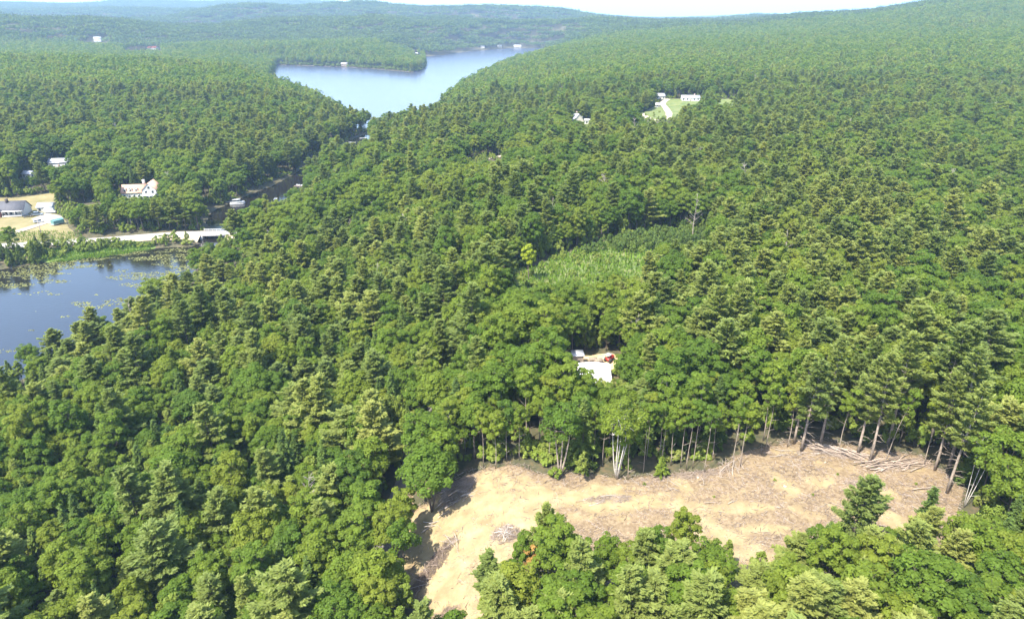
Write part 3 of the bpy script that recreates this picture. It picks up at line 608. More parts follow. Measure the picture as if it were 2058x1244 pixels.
hand('conifer_sapling', 'tall narrow leafy sapling beside the white five-stemmed birch', 'sprig', 2, 12.7, 104.4)
hand('conifer_sapling', 'small yellow-green fir standing out in front of the thin stems', 'sprig', 1, 28.0, 105.6, 0.9, 0.95)
hand('shrub', 'round green bush at the foot of the pale forked tree', 'bush', 0, 7.6, 105.9, cat='shrub')
hand('pine_sapling', 'lone young pine at the near edge of the sandy track', 'scrag', 0, -3.4, 76.0, 1.15, 0.86)
hand('spruce_sapling', 'thin gappy dark spruce at the right end of the clearing', 'scrag', 1, 63.0, 83.0, 1.0, 0.95)
hand('broadleaf_tree', 'bright yellow-green tree at the corner of the bushy meadow', 'lime', 0, 5.4, 209.0)
hand('broadleaf_tree', 'low lime-green tree at the near side of the clearing', 'lime', 1, 7.6, 66.0, 1.1, 1.45)
hand('dying_tree', 'dying tree with sparse orange leaves at the near side of the clearing', 'rust', 0, 2.6, 77.5, cat='tree')
hand('shrub', 'rusty red bush on the bare ground by the brush heap', 'redbush', 0, -13.2, 74.6, cat='shrub')
for i, (x, y) in enumerate([(-5.6, 111.0), (-3.2, 109.5), (-1.1, 111.0), (1.5, 111.0), (21.6, 105.2), (24.9, 106.9), (30.5, 109.2), (32.3, 108.5), (33.2, 107.3), (34.5, 107.8), (36.1, 105.6), (41.8, 107.1), (43.0, 106.5), (49.4, 111.2), (53.5, 111.4), (62.4, 109.2), (75.7, 104.1), (28.9, 109.3), (17.6, 109.7), (15.8, 110.4), (26.4, 111.4)]):
    lab = 'thin pale stem with a leafy top left of the forked tree at the clearing edge' if x < 5 else 'thin pale stem with a leafy top between the white birch and the tall pines' if x < 55 else 'thin pale stem with a leafy top among the tall pines of the clearing edge'
    grp = 'thin stems by the forked tree' if x < 5 else 'thin stems along the back of the clearing' if x < 55 else 'thin stems among the edge pines'
    hand('slender_tree', lab, 'pole', i * 2 + i // 3, x, y, random.uniform(.75, 1.0), random.uniform(.84, 1.0), group=grp)
hand('slender_tree', 'pale stem leaning to the right among the tall edge pines', 'pole', 1, 69.0, 105.2, .8, .95, tilt=(0.0, 0.13), rot=0.0)
for i, (x, y) in enumerate([(55.5, 109.7), (59.7, 111.2), (65.5, 108.1), (66.5, 105.4), (76.9, 102.6), (75.3, 96.1), (55.2, 112.5)]):
    hand('pine_tree', 'tall pine with a bare pale trunk and dead grey boughs at the clearing edge', 'edgepine', i, x, y, random.uniform(.9, 1.05), random.uniform(.92, 1.05), group='bare-trunked pines at the clearing edge')
for i, (x, y, k, v, a, b) in enumerate([(5.2, 78.5, 'pine', 4, .62, .95), (2.2, 79.0, 'maple', 4, .7, 1.02), (13.5, 77.0, 'maple', 2, .68, .92), (20.5, 75.0, 'maple', 1, .75, .95), (24.5, 77.2, 'maple', 3, .72, .92), (51.5, 81.5, 'pine', 2, .85, .82), (46.5, 79.0, 'hemlock', 1, .8, .7), (9.5, 77.6, 'maple', 5, .72, .8), (16.8, 75.2, 'maple', 6, .8, .82), (12.0, 74.0, 'maple', 1, .85, .8), (22.6, 72.6, 'maple', 3, .85, .78), (0.0, 74.5, 'maple', 6, .7, .78), (27.2, 72.0, 'maple', 5, .85, .85)]):
    hand({'pine': 'pine_tree', 'maple': 'broadleaf_tree', 'hemlock': 'hemlock_tree'}[k], {'pine': 'dense pine rising above its neighbours at the near edge of the clearing', 'maple': 'green broadleaf tree rising in front of the sandy clearing', 'hemlock': 'dark young hemlock in front of the slash-covered clearing'}[k], k, v, x, y, a * 1.05, b * 1.0, group='trees rising in front of the clearing')

for i, (x, y, v, s, lab) in enumerate([(69.5, 252.5, 1, 1.0, 'tall grey dead tree standing at the corner of the thicket'), (203, 312, 2, 1.35, 'wide bleached dead tree standing above the hillside canopy'), (86, 205, 3, 1.1, 'brown dead tree with bare broken boughs among the hillside pines'), (-42, 66, 0, .95, 'silvery dead tree breaking through the thick forest below the road'), (107, 315, 0, 1.1, 'pale dead stems in a gap beyond the thicket'), (41, 300, 2, 1.1, 'grey dead tree behind the bushy meadow'), (-43, 205, 3, 1.0, 'dead grey tree in the forest between the road gap and the pond'), (15, 246, 1, 1.0, 'bare straight dead tree behind the yellow-green meadow tree')]):
    hand('dead_tree', lab, 'snag', v, x, y, s, s * 1.12, cat='dead tree', parts=('trunk', 'branches'))
# --- the forest, tree by tree
HX = np.array([h[0] for h in HAND]); HY = np.array([h[1] for h in HAND])
def forest(Y0, Y1, sp, far):
    X, Y, Z = scatter(Y0, Y1, sp)
    if not far:
        k = np.ones(len(X), bool); nr = Y < 330
        dd = np.min(np.hypot(X[nr][:, None] - HX, Y[nr][:, None] - HY), axis=1); k[nr] = dd > 1.9
        X, Y, Z = X[k], Y[k], Z[k]
    R = np.hypot(X, Y); n1 = fbm(X / (45 + 0.05 * R), Y / (45 + 0.05 * R), 21, 2); n2 = fbm(X / 28, Y / 28, 33, 2); r = rng.random(len(X))
    left = (X < -16) & (Y < 300); front = (Y < 84) & (X > -16); right = (X > 42) & (Y >= 84)
    pp = np.where(left, .24, np.where(front, .34, np.where(right, .40, .24))); ph = np.where(left, .14, np.where(front, .07, np.where(right, .05, .09))); py = np.where(left, .38, np.where(front, .20, np.where(right, .05, .12)))
    west = (X < -120) & (Y > 380); pp = np.where(west, .42, pp); py = np.where(west, .03, py)
    nearfield = sdist(FIELD, X, Y) < 45; nh = sdist(HWYARD, X, Y) < 40; pp = np.where(nearfield | nh, .10, pp); py = np.where(nearfield | nh, .1, py)
    hillr = (R > 500) & (X > 0); pp = np.where(hillr, .22, pp)
    pp = np.clip(pp - .05 + (n1 - .5) * .9, 0.03, .75)
    osd = open_sd(X, Y); csd = sdist(CLEAR, X, Y)
    small = np.where(left, .98, np.where(front, .9, 1.06))
    D = np.sqrt(R ** 2 + 70.0 ** 2)
    ch = clear_height(X, Y, Z, 2.2); wsd = water_sd(X, Y)
    for i in range(len(X)):
        if ch[i] < 2.5: continue
        q = r[i]; p = pp[i]; e = csd[i] < 12 and Y[i] > 100 and X[i] > -14
        if e: kind = 'edgepine' if (X[i] > 50 and q < .4) else ('pole' if q < .5 else 'maple' if q < .68 else 'hemlock' if q < .76 else 'young')
        elif q < p: kind = 'pine'
        elif q < p + ph[i] * (1 - p) * 1.6: kind = 'hemlock'
        elif q < p + (ph[i] * 1.6 + py[i] * 1.4) * (1 - p): kind = 'young'
        else: kind = 'maple'
        if kind in ('maple', 'young') and rng.random() < (.012 if Y[i] > 90 else 0.004): kind = 'snag'
        s = small[i] * rng.uniform(.66, 1.2); sz = s ** .7 * rng.uniform(.86, 1.1)
        if front[i]: sz *= .92
        if 10 < X[i] < 29 and 121 < Y[i] < 142: sz *= .62; s *= .85
        if kind == 'young' and e: s *= .8; sz *= rng.uniform(.5, .9)
        if kind == 'maple' and R[i] > 250: s *= 1.12
        if left[i] and wsd[i] < 34: sz *= .74; s *= .92
        if kind == 'pine': s *= 1.12; sz *= .93
        if kind == 'maple': s *= 1.2; sz *= 1.18
        H0 = PROTO[kind][0][3] * sz * 1.08
        if ch[i] < H0:
            f = ch[i] / H0
            if f < .55: kind = 'young' if ch[i] > 4.5 else 'bush'; sz = ch[i] / (13. if kind == 'young' else 3.4); s = min(1.0, max(.6, sz))
            else: sz *= f; s *= max(.7, f)
        TREES.append((kind, int(rng.integers(100)), X[i], Y[i], Z[i], rng.uniform(0, 6.28), s, sz, s / D[i]))
forest(34, 130, 4.4, False)
forest(130, 330, 5.1, False)
forest(330, 760, 6.0, False)
# understorey against the light along the forest edges
def understorey():
    X, Y, Z = scatter(60, 420, 3.2); X2, Y2, Z2 = scatter(420, 760, 3.6); X, Y, Z = np.concatenate([X, X2]), np.concatenate([Y, Y2]), np.concatenate([Z, Z2]); o = open_sd(X, Y); w = water_sd(X, Y); cs = sdist(CLEAR, X, Y)
    k = (((o < 9) & (cs > 2.5) & (rng.random(len(X)) < .8)) | ((w < 9) & (rng.random(len(X)) < .5))) & ~((Y < 84) & (X > -16))
    for x, y, z in zip(X[k], Y[k], Z[k]):
        TREES.append(('bush', int(rng.integers(100)), x, y, z, rng.uniform(0, 6.28), rng.uniform(.8, 1.4), rng.uniform(.8, 1.9), .02 / math.hypot(x, y)))
understorey()
def subcanopy(Y0, Y1, sp):
    X, Y, Z = scatter(Y0, Y1, sp); ch = clear_height(X, Y, Z, 2.0); hd = sdist(CLEAR, X, Y)
    k = (ch > 11) & (hd > 9) & (water_sd(X, Y) > 30); X, Y, Z = X[k], Y[k], Z[k]
    for x, y, z in zip(X, Y, Z):
        kind = 'maple' if rng.random() < .5 else 'young'; s = rng.uniform(.8, 1.08)
        TREES.append((kind, int(rng.integers(100)), x, y, z, rng.uniform(0, 6.28), s, s * rng.uniform(.8, 1.05), .3 / math.hypot(x, y)))
subcanopy(36, 340, 4.0); subcanopy(340, 760, 6.0)
NAMES = {'pine': ('pine_tree', 'pine'), 'maple': ('broadleaf_tree', 'tree'), 'young': ('young_tree', 'tree'), 'hemlock': ('hemlock_tree', 'hemlock'), 'pole': ('slender_tree', 'tree'), 'edgepine': ('pine_tree', 'pine'), 'snag': ('dead_tree', 'dead tree'), 'bush': ('shrub', 'shrub')}
LOOK = {'pine': 'tiered feathery white pine', 'maple': 'round-crowned green broadleaf tree', 'young': 'narrow upright young broadleaf tree', 'hemlock': 'dark conical hemlock', 'pole': 'slender pale-stemmed broadleaf tree', 'edgepine': 'tall bare-trunked pine', 'snag': 'leafless grey dead tree', 'bush': 'low green shrub'}
def zone(x, y):
    if x < -60 and y < 300 and float(water_sd(np.array(x), np.array(y))) < 22: return 'close to the pond shore'
    if 84 < y < 200 and float(pldist(ROAD, np.array(x), np.array(y))) < 7: return 'beside the narrow forest road'
    if y < 84 and x > -16: return 'in the strip of trees in front of the clearing'
    if x < -16 and y < 205: return 'in the thick forest between the pond and the clearing'
    if x < -16 and y < 330: return 'in the forest between the pond and the road gap'
    if x < -100: return 'across the channel, around the field and white house'
    if y < 130 and x < 55: return 'just behind the clearing'
    if x < 55 and y < 200: return 'around the white tarp shelter in the forest'
    if x < 90 and y < 330: return 'around the small bushy meadow'
    if y < 200: return 'on the wooded slope right of the clearing'
    return 'on the wooded slope beyond the meadow'
def in_frame(x, y, z, h):
    return bool(in_view(np.array([x]), np.array([y]), np.array([z]), h, 0, 0)[0])
REST = {}
cap = {'pine': 300, 'maple': 300, 'young': 230, 'hemlock': 150, 'pole': 110, 'edgepine': 60, 'snag': 60, 'bush': 20}
for kind in cap:
    L = sorted([t for t in TREES if t[0] == kind], key=lambda t: -t[8]); cnt = 0
    for t in L:
        _, v, x, y, z, ro, s, sz, _s = t
        if cnt < cap[kind] and in_frame(x, y, z, 8.0):
            zn = zone(x, y); sw = {'snag': '', 'bush': ''}.get(kind, 'big ' if sz > 1.14 else 'small ' if sz < .84 else ''); put_tree(NAMES[kind][0], f'{sw}{LOOK[kind]} {zn}', kind, v, x, y, s, sz, ro, group=f'{sw}{LOOK[kind].split(" with")[0]}s {zn}', cat=NAMES[kind][1]); cnt += 1
        else: REST.setdefault(kind, []).append(t)
# farther woods
def far_forest(Y0, Y1, sp):
    X, Y, Z = scatter(Y0, Y1, sp); k = clear_height(X, Y, Z, 3.0) > 16; X, Y, Z = X[k], Y[k], Z[k]; R = np.hypot(X, Y); n1 = fbm(X / 110, Y / 110, 21, 2); r = rng.random(len(X))
    wd = water_sd(X, Y)
    for i in np.nonzero(wd < 18)[0]:
        for _ in range(2): REST.setdefault('bush', []).append(('bush', int(rng.integers(100)), X[i] + rng.uniform(-4, 4), Y[i] + rng.uniform(-4, 4), Z[i] - .2, rng.uniform(0, 6.28), rng.uniform(1.8, 2.8), rng.uniform(1.6, 2.6), 0))
    west = (X < -120) & (Y < 1150); pp = np.clip(np.where(west, .36, .16) + (n1 - .5) * .9, .05, .9)
    for i in range(len(X)):
        kind = 'pine_mid' if r[i] < pp[i] else 'hemlock_mid' if r[i] < pp[i] + .06 else 'maple_mid'
        s = rng.uniform(.8, 1.15) * (1.25 if kind == 'maple_mid' else .95)
        REST.setdefault(kind, []).append((kind, int(rng.integers(100)), X[i], Y[i], Z[i], rng.uniform(0, 6.28), s, s * rng.uniform(.9, 1.1), 0))
far_forest(760, 1250, 6.2); far_forest(1250, 1900, 7.0)
def far_patches(Y0, Y1, sp, sc):
    X, Y, Z = scatter(Y0, Y1, sp); k = clear_height(X, Y, Z, 14 * sc) > 17 * sc ** .5; X, Y, Z = X[k], Y[k], Z[k]
    for x, y, z in zip(X, Y, Z): REST.setdefault('wood', []).append(('wood', int(rng.integers(100)), x, y, z, rng.uniform(0, 6.28), sc * rng.uniform(.95, 1.1), (1 + (sc - 1) * .5) * rng.uniform(.85, 1.2), 0))
far_patches(1900, 3200, 33, 1.0); far_patches(3200, 5600, 43, 1.25); far_patches(5600, 8200, 85, 2.1)

def instancer(name, kinds, label, cat, slope=False):
    """a mass of woodland too many to count: points carrying whole trees"""
    col = bpy.data.collections.new(name + '_sources'); base = {}; k = 0
    for kd in kinds:
        base[kd] = k
        for v in PROTO[kd]:
            o = bpy.data.objects.new(f'{name}_source_{k:02d}', v[2]); col.objects.link(o); k += 1
    pts = [t for kd in kinds for t in REST.get(kd, [])]
    if not pts: return None
    a = np.array([t[1:8] for t in pts], float); n = len(a)
    me = bpy.data.meshes.new(name); me.vertices.add(n); co = a[:, 1:4].copy(); co[:, 2] -= 0.15; me.vertices.foreach_set('co', co.astype(np.float32).ravel())
    idx = np.array([base[t[0]] + t[1] % len(PROTO[t[0]]) for t in pts], np.int32)
    me.attributes.new('idx', 'INT', 'POINT').data.foreach_set('value', idx)
    rx = np.zeros((n, 3)); rx[:, 2] = a[:, 4]
    sc = np.stack([a[:, 5], a[:, 5], a[:, 6]], 1)
    me.attributes.new('rot', 'FLOAT_VECTOR', 'POINT').data.foreach_set('vector', rx.astype(np.float32).ravel())
    me.attributes.new('scl', 'FLOAT_VECTOR', 'POINT').data.foreach_set('vector', sc.astype(np.float32).ravel())
    o = obj(name, me); tag(o, label, cat, kind='stuff')
    ng = bpy.data.node_groups.new(name, 'GeometryNodeTree')
    ng.interface.new_socket('Geometry', in_out='INPUT', socket_type='NodeSocketGeometry'); ng.interface.new_socket('Geometry', in_out='OUTPUT', socket_type='NodeSocketGeometry')
    N = ng.nodes; Lk = ng.links; gi = N.new('NodeGroupInput'); go = N.new('NodeGroupOutput')
    ip = N.new('GeometryNodeInstanceOnPoints'); ci = N.new('GeometryNodeCollectionInfo'); ci.inputs['Collection'].default_value = col
    ci.inputs['Separate Children'].default_value = True; ci.inputs['Reset Children'].default_value = True; ip.inputs['Pick Instance'].default_value = True
    def na(nm, ty):
        q = N.new('GeometryNodeInputNamedAttribute'); q.data_type = ty; q.inputs['Name'].default_value = nm; return q.outputs['Attribute']
    Lk.new(gi.outputs[0], ip.inputs['Points']); Lk.new(ci.outputs[0], ip.inputs['Instance']); Lk.new(na('idx', 'INT'), ip.inputs['Instance Index'])
    er = N.new('FunctionNodeEulerToRotation'); Lk.new(na('rot', 'FLOAT_VECTOR'), er.inputs[0]); Lk.new(er.outputs[0], ip.inputs['Rotation']); Lk.new(na('scl', 'FLOAT_VECTOR'), ip.inputs['Scale'])
    Lk.new(ip.outputs[0], go.inputs[0])
    md = o.modifiers.new('scatter', 'NODES'); md.node_group = ng
    return o
instancer('pine_woods', ['pine', 'edgepine', 'pine_mid'], 'dense pine woods covering the slopes around the lake', 'forest')
instancer('broadleaf_woods', ['maple', 'young', 'pole', 'maple_mid'], 'green broadleaf woods mixed through the slopes around the lake', 'forest')
instancer('hemlock_woods', ['hemlock', 'hemlock_mid'], 'dark hemlocks scattered through the woods', 'forest')
instancer('undergrowth', ['bush', 'snag'], 'shrubs and dead stems along the edges of the woods', 'undergrowth')
instancer('distant_woods', ['wood'], 'hazy wooded hills beyond the lake', 'forest')
print('TREES', len(TREES), {k: len(v) for k, v in REST.items()})

# ------------------------------------------------------------------ openings: clearing, yards, fields, roads
gz = lambda x, y: float(ground_z(np.array(float(x)), np.array(float(y))))
TRACK = [(-10, 74), (-10, 80), (-14.5, 92), (-9, 101.5), (-1.8, 103), (4.7, 102), (12, 99.5), (19.9, 99.5), (29, 97), (33, 90), (36.5, 83), (40, 76)]
PATCH = [((48.3, 103.5), (49.2, 98)), ((54, 100), (57, 99.5)), ((60, 97.4), (66, 96.2)), ((37, 94.5), (44, 93.6)), ((54.5, 93), (55.5, 89)), ((43, 87.5), (51, 86.8)), ((36, 88.5), (41, 88)), ((61, 92), (64, 86)), ((20, 103), (24, 102)), ((31, 104), (32, 100))]
def sand_f(X, Y):
    wob = (fbm(X / 5, Y / 5, 61, 4) - .5)
    s = 1 - sm(1.6, 4.4, pldist(TRACK, X, Y) + wob * 5)
    s = np.maximum(s, (1 - sm(4, 11, X + wob * 9)) * sm(85, 92, Y + wob * 6) * (1 - sm(104, 108, Y + wob * 6 - np.clip(-X, 0, 8) * .3)))
    s = np.maximum(s, (1 - sm(-3, 3, X + wob * 6)) * .75 * (1 - sm(-14, -20, X) * 0))
    for a, b in PATCH: s = np.maximum(s, .85 * (1 - sm(.2, 2.0, pldist([a, b], X, Y) + wob * 3.6)))
    s = np.maximum(s, sm(.52, .70, fbm(X / 3.2 + 40, Y / 2.2, 71, 4)) * .55)
    s = s * (1 - .4 * sm(.52, .74, fbm(X / 1.6, Y / 1.6, 72, 4))) * (1 - .25 * sm(.52, .66, fbm(X / 6 + 9, Y / 6, 73, 3)))
    s = s * (.35 + .65 * sm(.2, 2.5, -sdist(CLEAR, X, Y)))
    dt = pldist(TRACK, X, Y); s = s * (1 - .22 * np.exp(-((dt - 1.1) / .45) ** 2) * sm(.35, .6, fbm(X / 4, Y / 4, 75, 2)))
    return np.clip(s, 0, 1)
def clearing_mat():
    m, n, l, b = newmat('scraped_sand_and_slash'); geo = n.new('ShaderNodeNewGeometry'); at = n.new('ShaderNodeAttribute'); at.attribute_name = 'tint'
    def noise(sc, det, ro=.6):
        q = n.new('ShaderNodeTexNoise'); q.inputs['Scale'].default_value = sc; q.inputs['Detail'].default_value = det; q.inputs['Roughness'].default_value = ro; l.new(geo.outputs['Position'], q.inputs['Vector']); return q
    def ramp(src, st):
        r = n.new('ShaderNodeValToRGB'); 
        while len(r.color_ramp.elements) < len(st): r.color_ramp.elements.new(.5)
        for e, (p, c) in zip(r.color_ramp.elements, st): e.position = p; e.color = (*c, 1)
        l.new(src, r.inputs[0]); return r
    f = noise(1.5, 8, .75); g2 = noise(.35, 5); fine = noise(5.0, 6, .8)
    sand = ramp(g2.outputs[0], [(.3, (.205, .152, .082)), (.5, (.262, .204, .110)), (.7, (.315, .255, .148))])
    mul = ramp(f.outputs[0], [(.28, (.070, .048, .030)), (.42, (.150, .108, .066)), (.55, (.210, .157, .096)), (.70, (.30, .238, .158))])
    ad = n.new('ShaderNodeMath'); ad.operation = 'MULTIPLY_ADD'; ad.inputs[1].default_value = 1.3; ad.inputs[2].default_value = -.65; l.new(fine.outputs[0], ad.inputs[0])
    sm_ = n.new('ShaderNodeMath'); sm_.operation = 'ADD'; sm_.use_clamp = True; l.new(at.outputs['Fac'], sm_.inputs[0]); l.new(ad.outputs[0], sm_.inputs[1])
    mr = n.new('ShaderNodeMapRange'); mr.inputs[1].default_value = .2; mr.inputs[2].default_value = .74; l.new(sm_.outputs[0], mr.inputs[0])
    mx = n.new('ShaderNodeMix'); mx.data_type = 'RGBA'; l.new(mr.outputs[0], mx.inputs[0]); l.new(mul.outputs[0], mx.inputs[6]); l.new(sand.outputs[0], mx.inputs[7])
    l.new(mx.outputs[2], b.inputs['Base Color']); b.inputs['Roughness'].default_value = .95; b.inputs['Specular IOR Level'].default_value = .1
    bp = n.new('ShaderNodeBump'); bp.inputs['Strength'].default_value = .8; bp.inputs['Distance'].default_value = .12; l.new(f.outputs[0], bp.inputs['Height']); l.new(bp.outputs[0], b.inputs['Normal'])
    return m
cl_o, cl_v = sheet('clearing_ground', CLEAR, clearing_mat(), .5, .05, 1.6, .5, 'freshly scraped sandy clearing strewn with slash')
at = cl_o.data.attributes['tint']; at.data.foreach_set('value', sand_f(cl_v[:, 0], cl_v[:, 1]).astype(np.float32))
sheet('meadow', MEADOW, M['grass'], 2.0, .05, 2.0, .3, 'small light green bushy meadow in the forest')
sheet('shelter_yard', YARD, M['yard'], .8, .05, .8, .15, 'bare sandy yard around the white tarp shelter')
sheet('hay_field', FIELD, M['hay'], 3.0, .05, 1.0, .2, 'dry mown field around the dark-roofed house')
sheet('house_lawn', HWYARD, M['grass'], 1.5, .05, 1.0, .1, 'small lawn around the white house')
sheet('far_lawn', FARYARD, M['grass'], 4.0, .05, 2.0, .2, 'lawn inside the looping gravel drive')
sheet('cottage_lawn', COTYARD, M['grass'], 3.0, .05, 1.0, .2, 'patch of lawn below the grey cottage')
sheet('hill_field', LOOKYARD, M['hay'], 10.0, .1, 8.0, .2, 'tan field on the hillside beyond the woods')
sheet('far_meadow', FARFIELD2, M['grass'], 4.0, .05, 3.0, .3, 'overgrown green meadow beside the ranch house')
MARSH = [(-214, 287), (-199.6, 284), (-181.5, 293.0), (-166, 301.5), (-168, 308), (-180, 309), (-191.7, 306), (-204.2, 300), (-215, 296)]
BANK = [(-184, 304), (-165, 306.5), (-152.5, 309), (-151, 318), (-151, 333), (-165, 331), (-184, 320)]
def lev(X, Y): return 2.1 * sm(-200, -172, X) * (1 - sm(-112, -90, X)) - 3 * (1 - sm(-215, -200, X)) - 3 * sm(-100, -85, X)
def emb(X, Y):
    d = pldist(CAUSEWAY, X, Y); return np.where((X > -190) & (X < -105), lev(X, Y) - .45 * np.maximum(d - 4.2, 0) - .05, -9)
def bank(name, poly, mat, label, pred, topz=-9):
    xs = np.arange(-200, -100, 1.2); ys = np.arange(296, 345, 1.2); X, Y = np.meshgrid(xs, ys, indexing='ij'); Z = np.maximum(emb(X, Y), -1.2) + .12 * (fbm(X / 2, Y / 2, 5, 3) - .5) * sm(4.3, 5, pldist(CAUSEWAY, X, Y))
    keep = pred(X, Y) & (Z > -.9); ny = len(ys); i, j = np.meshgrid(np.arange(len(xs) - 1), np.arange(ny - 1), indexing='ij')
    ok = keep[:-1, :-1] & keep[1:, :-1] & keep[1:, 1:] & keep[:-1, 1:]; q = np.stack([i * ny + j, (i + 1) * ny + j, (i + 1) * ny + j + 1, i * ny + j + 1], -1)[ok]
    used = np.unique(q); mp = np.full(X.size, -1); mp[used] = np.arange(len(used)); b = MB(); b.add(np.stack([X, Y, Z], -1).reshape(-1, 3)[used], mp[q])
    return tag(obj(name, b.mesh(name, [mat], True)), label, 'embankment', kind='structure')
bank('causeway_bank', None, M['bank'], 'sandy embankment carrying the road to the bridge', lambda X, Y: X < -150.2)
bank('causeway_bank', None, M['bank'], 'embankment on the wooded side of the bridge', lambda X, Y: X > -139.4)
road('causeway_road', CAUSEWAY, 6.6, M['roadpale'], .14, 'pale road along the causeway and over the bridge', 3.0, lev)
road('forest_road', ROAD[:-3], 3.8, M['asphalt'], .16, 'narrow grey road running through the forest past the clearing')
road('forest_lane', ROAD[-4:], 5.0, M['gravel'], .3, 'pale gravel lane crossing the woods beyond the forest road')
DRIVE = [(106, 618), (110.4, 606), (111.2, 580), (114, 562), (126, 572), (133.4, 596), (137.3, 631), (140, 663), (150, 684)]
road('gravel_drive', DRIVE, 5.5, M['gravel'], .35, 'pale gravel drive looping up to the ranch house', 4.0)
road('house_drive', [(-262, 297), (-241, 309), (-236, 319), (-230.5, 328), (-231, 336), (-240, 343)], 4.2, M['gravel'], .35, 'pale drive crossing the dry field', 3.0)
sheet('parking_pad', [(-245, 338), (-244, 349), (-230, 341), (-227, 329), (-233, 327)], M['gravel'], 1.5, .30, .5, .05, 'pale gravel parking area beside the dark-roofed house')
def lilies():
    g = np.random.default_rng(5); n = 26000; X = g.uniform(-235, -128, n); Y = g.uniform(170, 306, n); w = water_sd(X, Y)
    d = fbm(X / 11, Y / 4.5, 44, 4); near = 1 - sm(4, 62, w + 12 * (d - .5)) + .25 * (X < -165) * sm(235, 270, Y); k = (w < -0.6) & (d + .32 * (1 - sm(2, 45, -w)) * (Y > 225) + .03 * (X < -175) > .735); X, Y = X[k], Y[k]; m = len(X)
    b = MB(); r = g.uniform(.18, .5, m); a = g.uniform(0, 6.28, m); c = np.stack([X, Y, np.full(m, .03)], 1)
    D = np.stack([np.cos(a), np.sin(a), 0 * a], 1) * r[:, None]; W = np.stack([-np.sin(a), np.cos(a), 0 * a], 1) * (r * .9)[:, None]
    v = np.stack([c - D - W * .5, c + D - W * .5, c + D * .6 + W, c - D * .6 + W], 1).reshape(-1, 3); b.add(v, np.arange(4 * m).reshape(m, 4), np.repeat(g.uniform(.2, .9, m), 4))
    M['pad'] = foliage('lily_pads', [(.16, .17, .05), (.20, .20, .08)], .1, .2)
    tag(obj('lily_pads', b.mesh('lily_pads', [M['pad']])), 'floating lily pads and weed on the pond', 'lily pads', kind='stuff')
lilies()
def blades(name, poly, n, h, mat, label, cat, seed, wid=.10):
    g = np.random.default_rng(seed); p = np.array(poly); X = g.uniform(p[:, 0].min(), p[:, 0].max(), n); Y = g.uniform(p[:, 1].min(), p[:, 1].max(), n); k = sdist(poly, X, Y) + (fbm(X / 5, Y / 5, seed, 2) - .5) * 4 < 0; X, Y = X[k], Y[k]; m = len(X)
    Z = np.maximum(ground_z(X, Y), -.2); H = h * g.uniform(.5, 1.2, m); a = g.uniform(0, 6.28, m); c = np.stack([X, Y, Z + H / 2], 1)
    D = np.stack([g.normal(0, .22, m), g.normal(0, .22, m), np.ones(m)], 1) * (H / 2)[:, None]; W = np.stack([np.cos(a), np.sin(a), g.normal(0, .4, m)], 1) * wid * h
    b = MB(); b.diamonds(c, D, W, g.uniform(.2, .9, m)); tag(obj(name, b.mesh(name, [mat])), label, cat, kind='stuff')
sheet('marsh_ground', MARSH, M['marsh'], 2.0, .12, 1.0, .1, 'low green marsh along the pond shore')
blades('marsh_grass', MARSH, 9000, 1.1, M['reed'], 'bright green marsh grass along the pond shore', 'grass', 9, .16)
blades('meadow_growth', MEADOW, 11000, 1.5, M['reed'], 'tall weeds and brambles filling the small meadow', 'grass', 10, .18)
blades('field_weeds', [(-214, 303), (-240, 302), (-246, 312), (-228, 318), (-208, 318), (-200, 310)], 2500, .8, M['reed'], 'weeds along the field edge by the road', 'grass', 12, .2)

# ------------------------------------------------------------------ shrubs in the meadow and along the shore
def shrubs(pts, kind, label, group, s0=.8, s1=1.3):
    for i, (x, y) in enumerate(pts): put_tree('shrub', label, kind, i, x, y, random.uniform(s0, s1), random.uniform(s0, s1), group=group, cat='shrub', parts=('stem', 'foliage'))
g = np.random.default_rng(31)
def fill(poly, n, seed):
    q = np.random.default_rng(seed); p = np.array(poly); out = []
    while len(out) < n:
        x, y = q.uniform(p[:, 0].min(), p[:, 0].max()), q.uniform(p[:, 1].min(), p[:, 1].max())
        if sdist(poly, np.array(x), np.array(y)) < -.5: out.append((x, y))
    return out
shrubs(fill([(22, 236), (42, 252), (70, 264), (80, 256), (64, 243), (42, 236)], 80, 3), 'thicket', 'grey-green upright shrub in the thicket at the top of the meadow', 'thicket at the top of the meadow', .9, 1.4)
shrubs(fill(MEADOW, 105, 4), 'bush', 'low rounded shrub scattered through the small meadow', 'shrubs in the small meadow', .5, .95)
shrubs([(x, 296 + .36 * (x + 222) + random.uniform(-2, 3)) for x in np.linspace(-220, -186, 18)], 'bush', 'dark bush in the row between the causeway road and the marsh', 'bushes along the causeway', .8, 1.4)
shrubs([(-158 + random.uniform(-2, 2), 311.5), (-152.5, 312), (-163, 316.5), (-170, 317), (-156, 315.5)], 'bush', 'small bush on the sandy bank beside the bridge', 'bushes on the sandy bank', .35, .7)
shrubs([(random.uniform(-9, 8), 111.5 + random.uniform(-.5, 4)) for _ in range(16)], 'bush', 'green shrub under the thin stems left of the forked tree', 'shrubs under the thin stems', .7, 1.3)
shrubs(fill(FARFIELD2, 30, 6), 'bush', 'loose shrub in the overgrown meadow beside the ranch house', 'shrubs beside the ranch house', .9, 1.6)
shrubs([(112, 590), (121, 600), (118, 585), (127, 606)], 'bush', 'small shrub on the lawn inside the gravel loop', 'shrubs inside the gravel loop', .6, 1.0)
shrubs([(35.6, 97.9), (52.2, 96.2), (58.8, 101.5), (71.2, 98.5), (47.5, 101.0), (66.0, 103.8), (24.5, 103.2)], 'bush', 'knee-high green seedling alone on the slash of the clearing', 'seedlings left on the clearing', .16, .3)

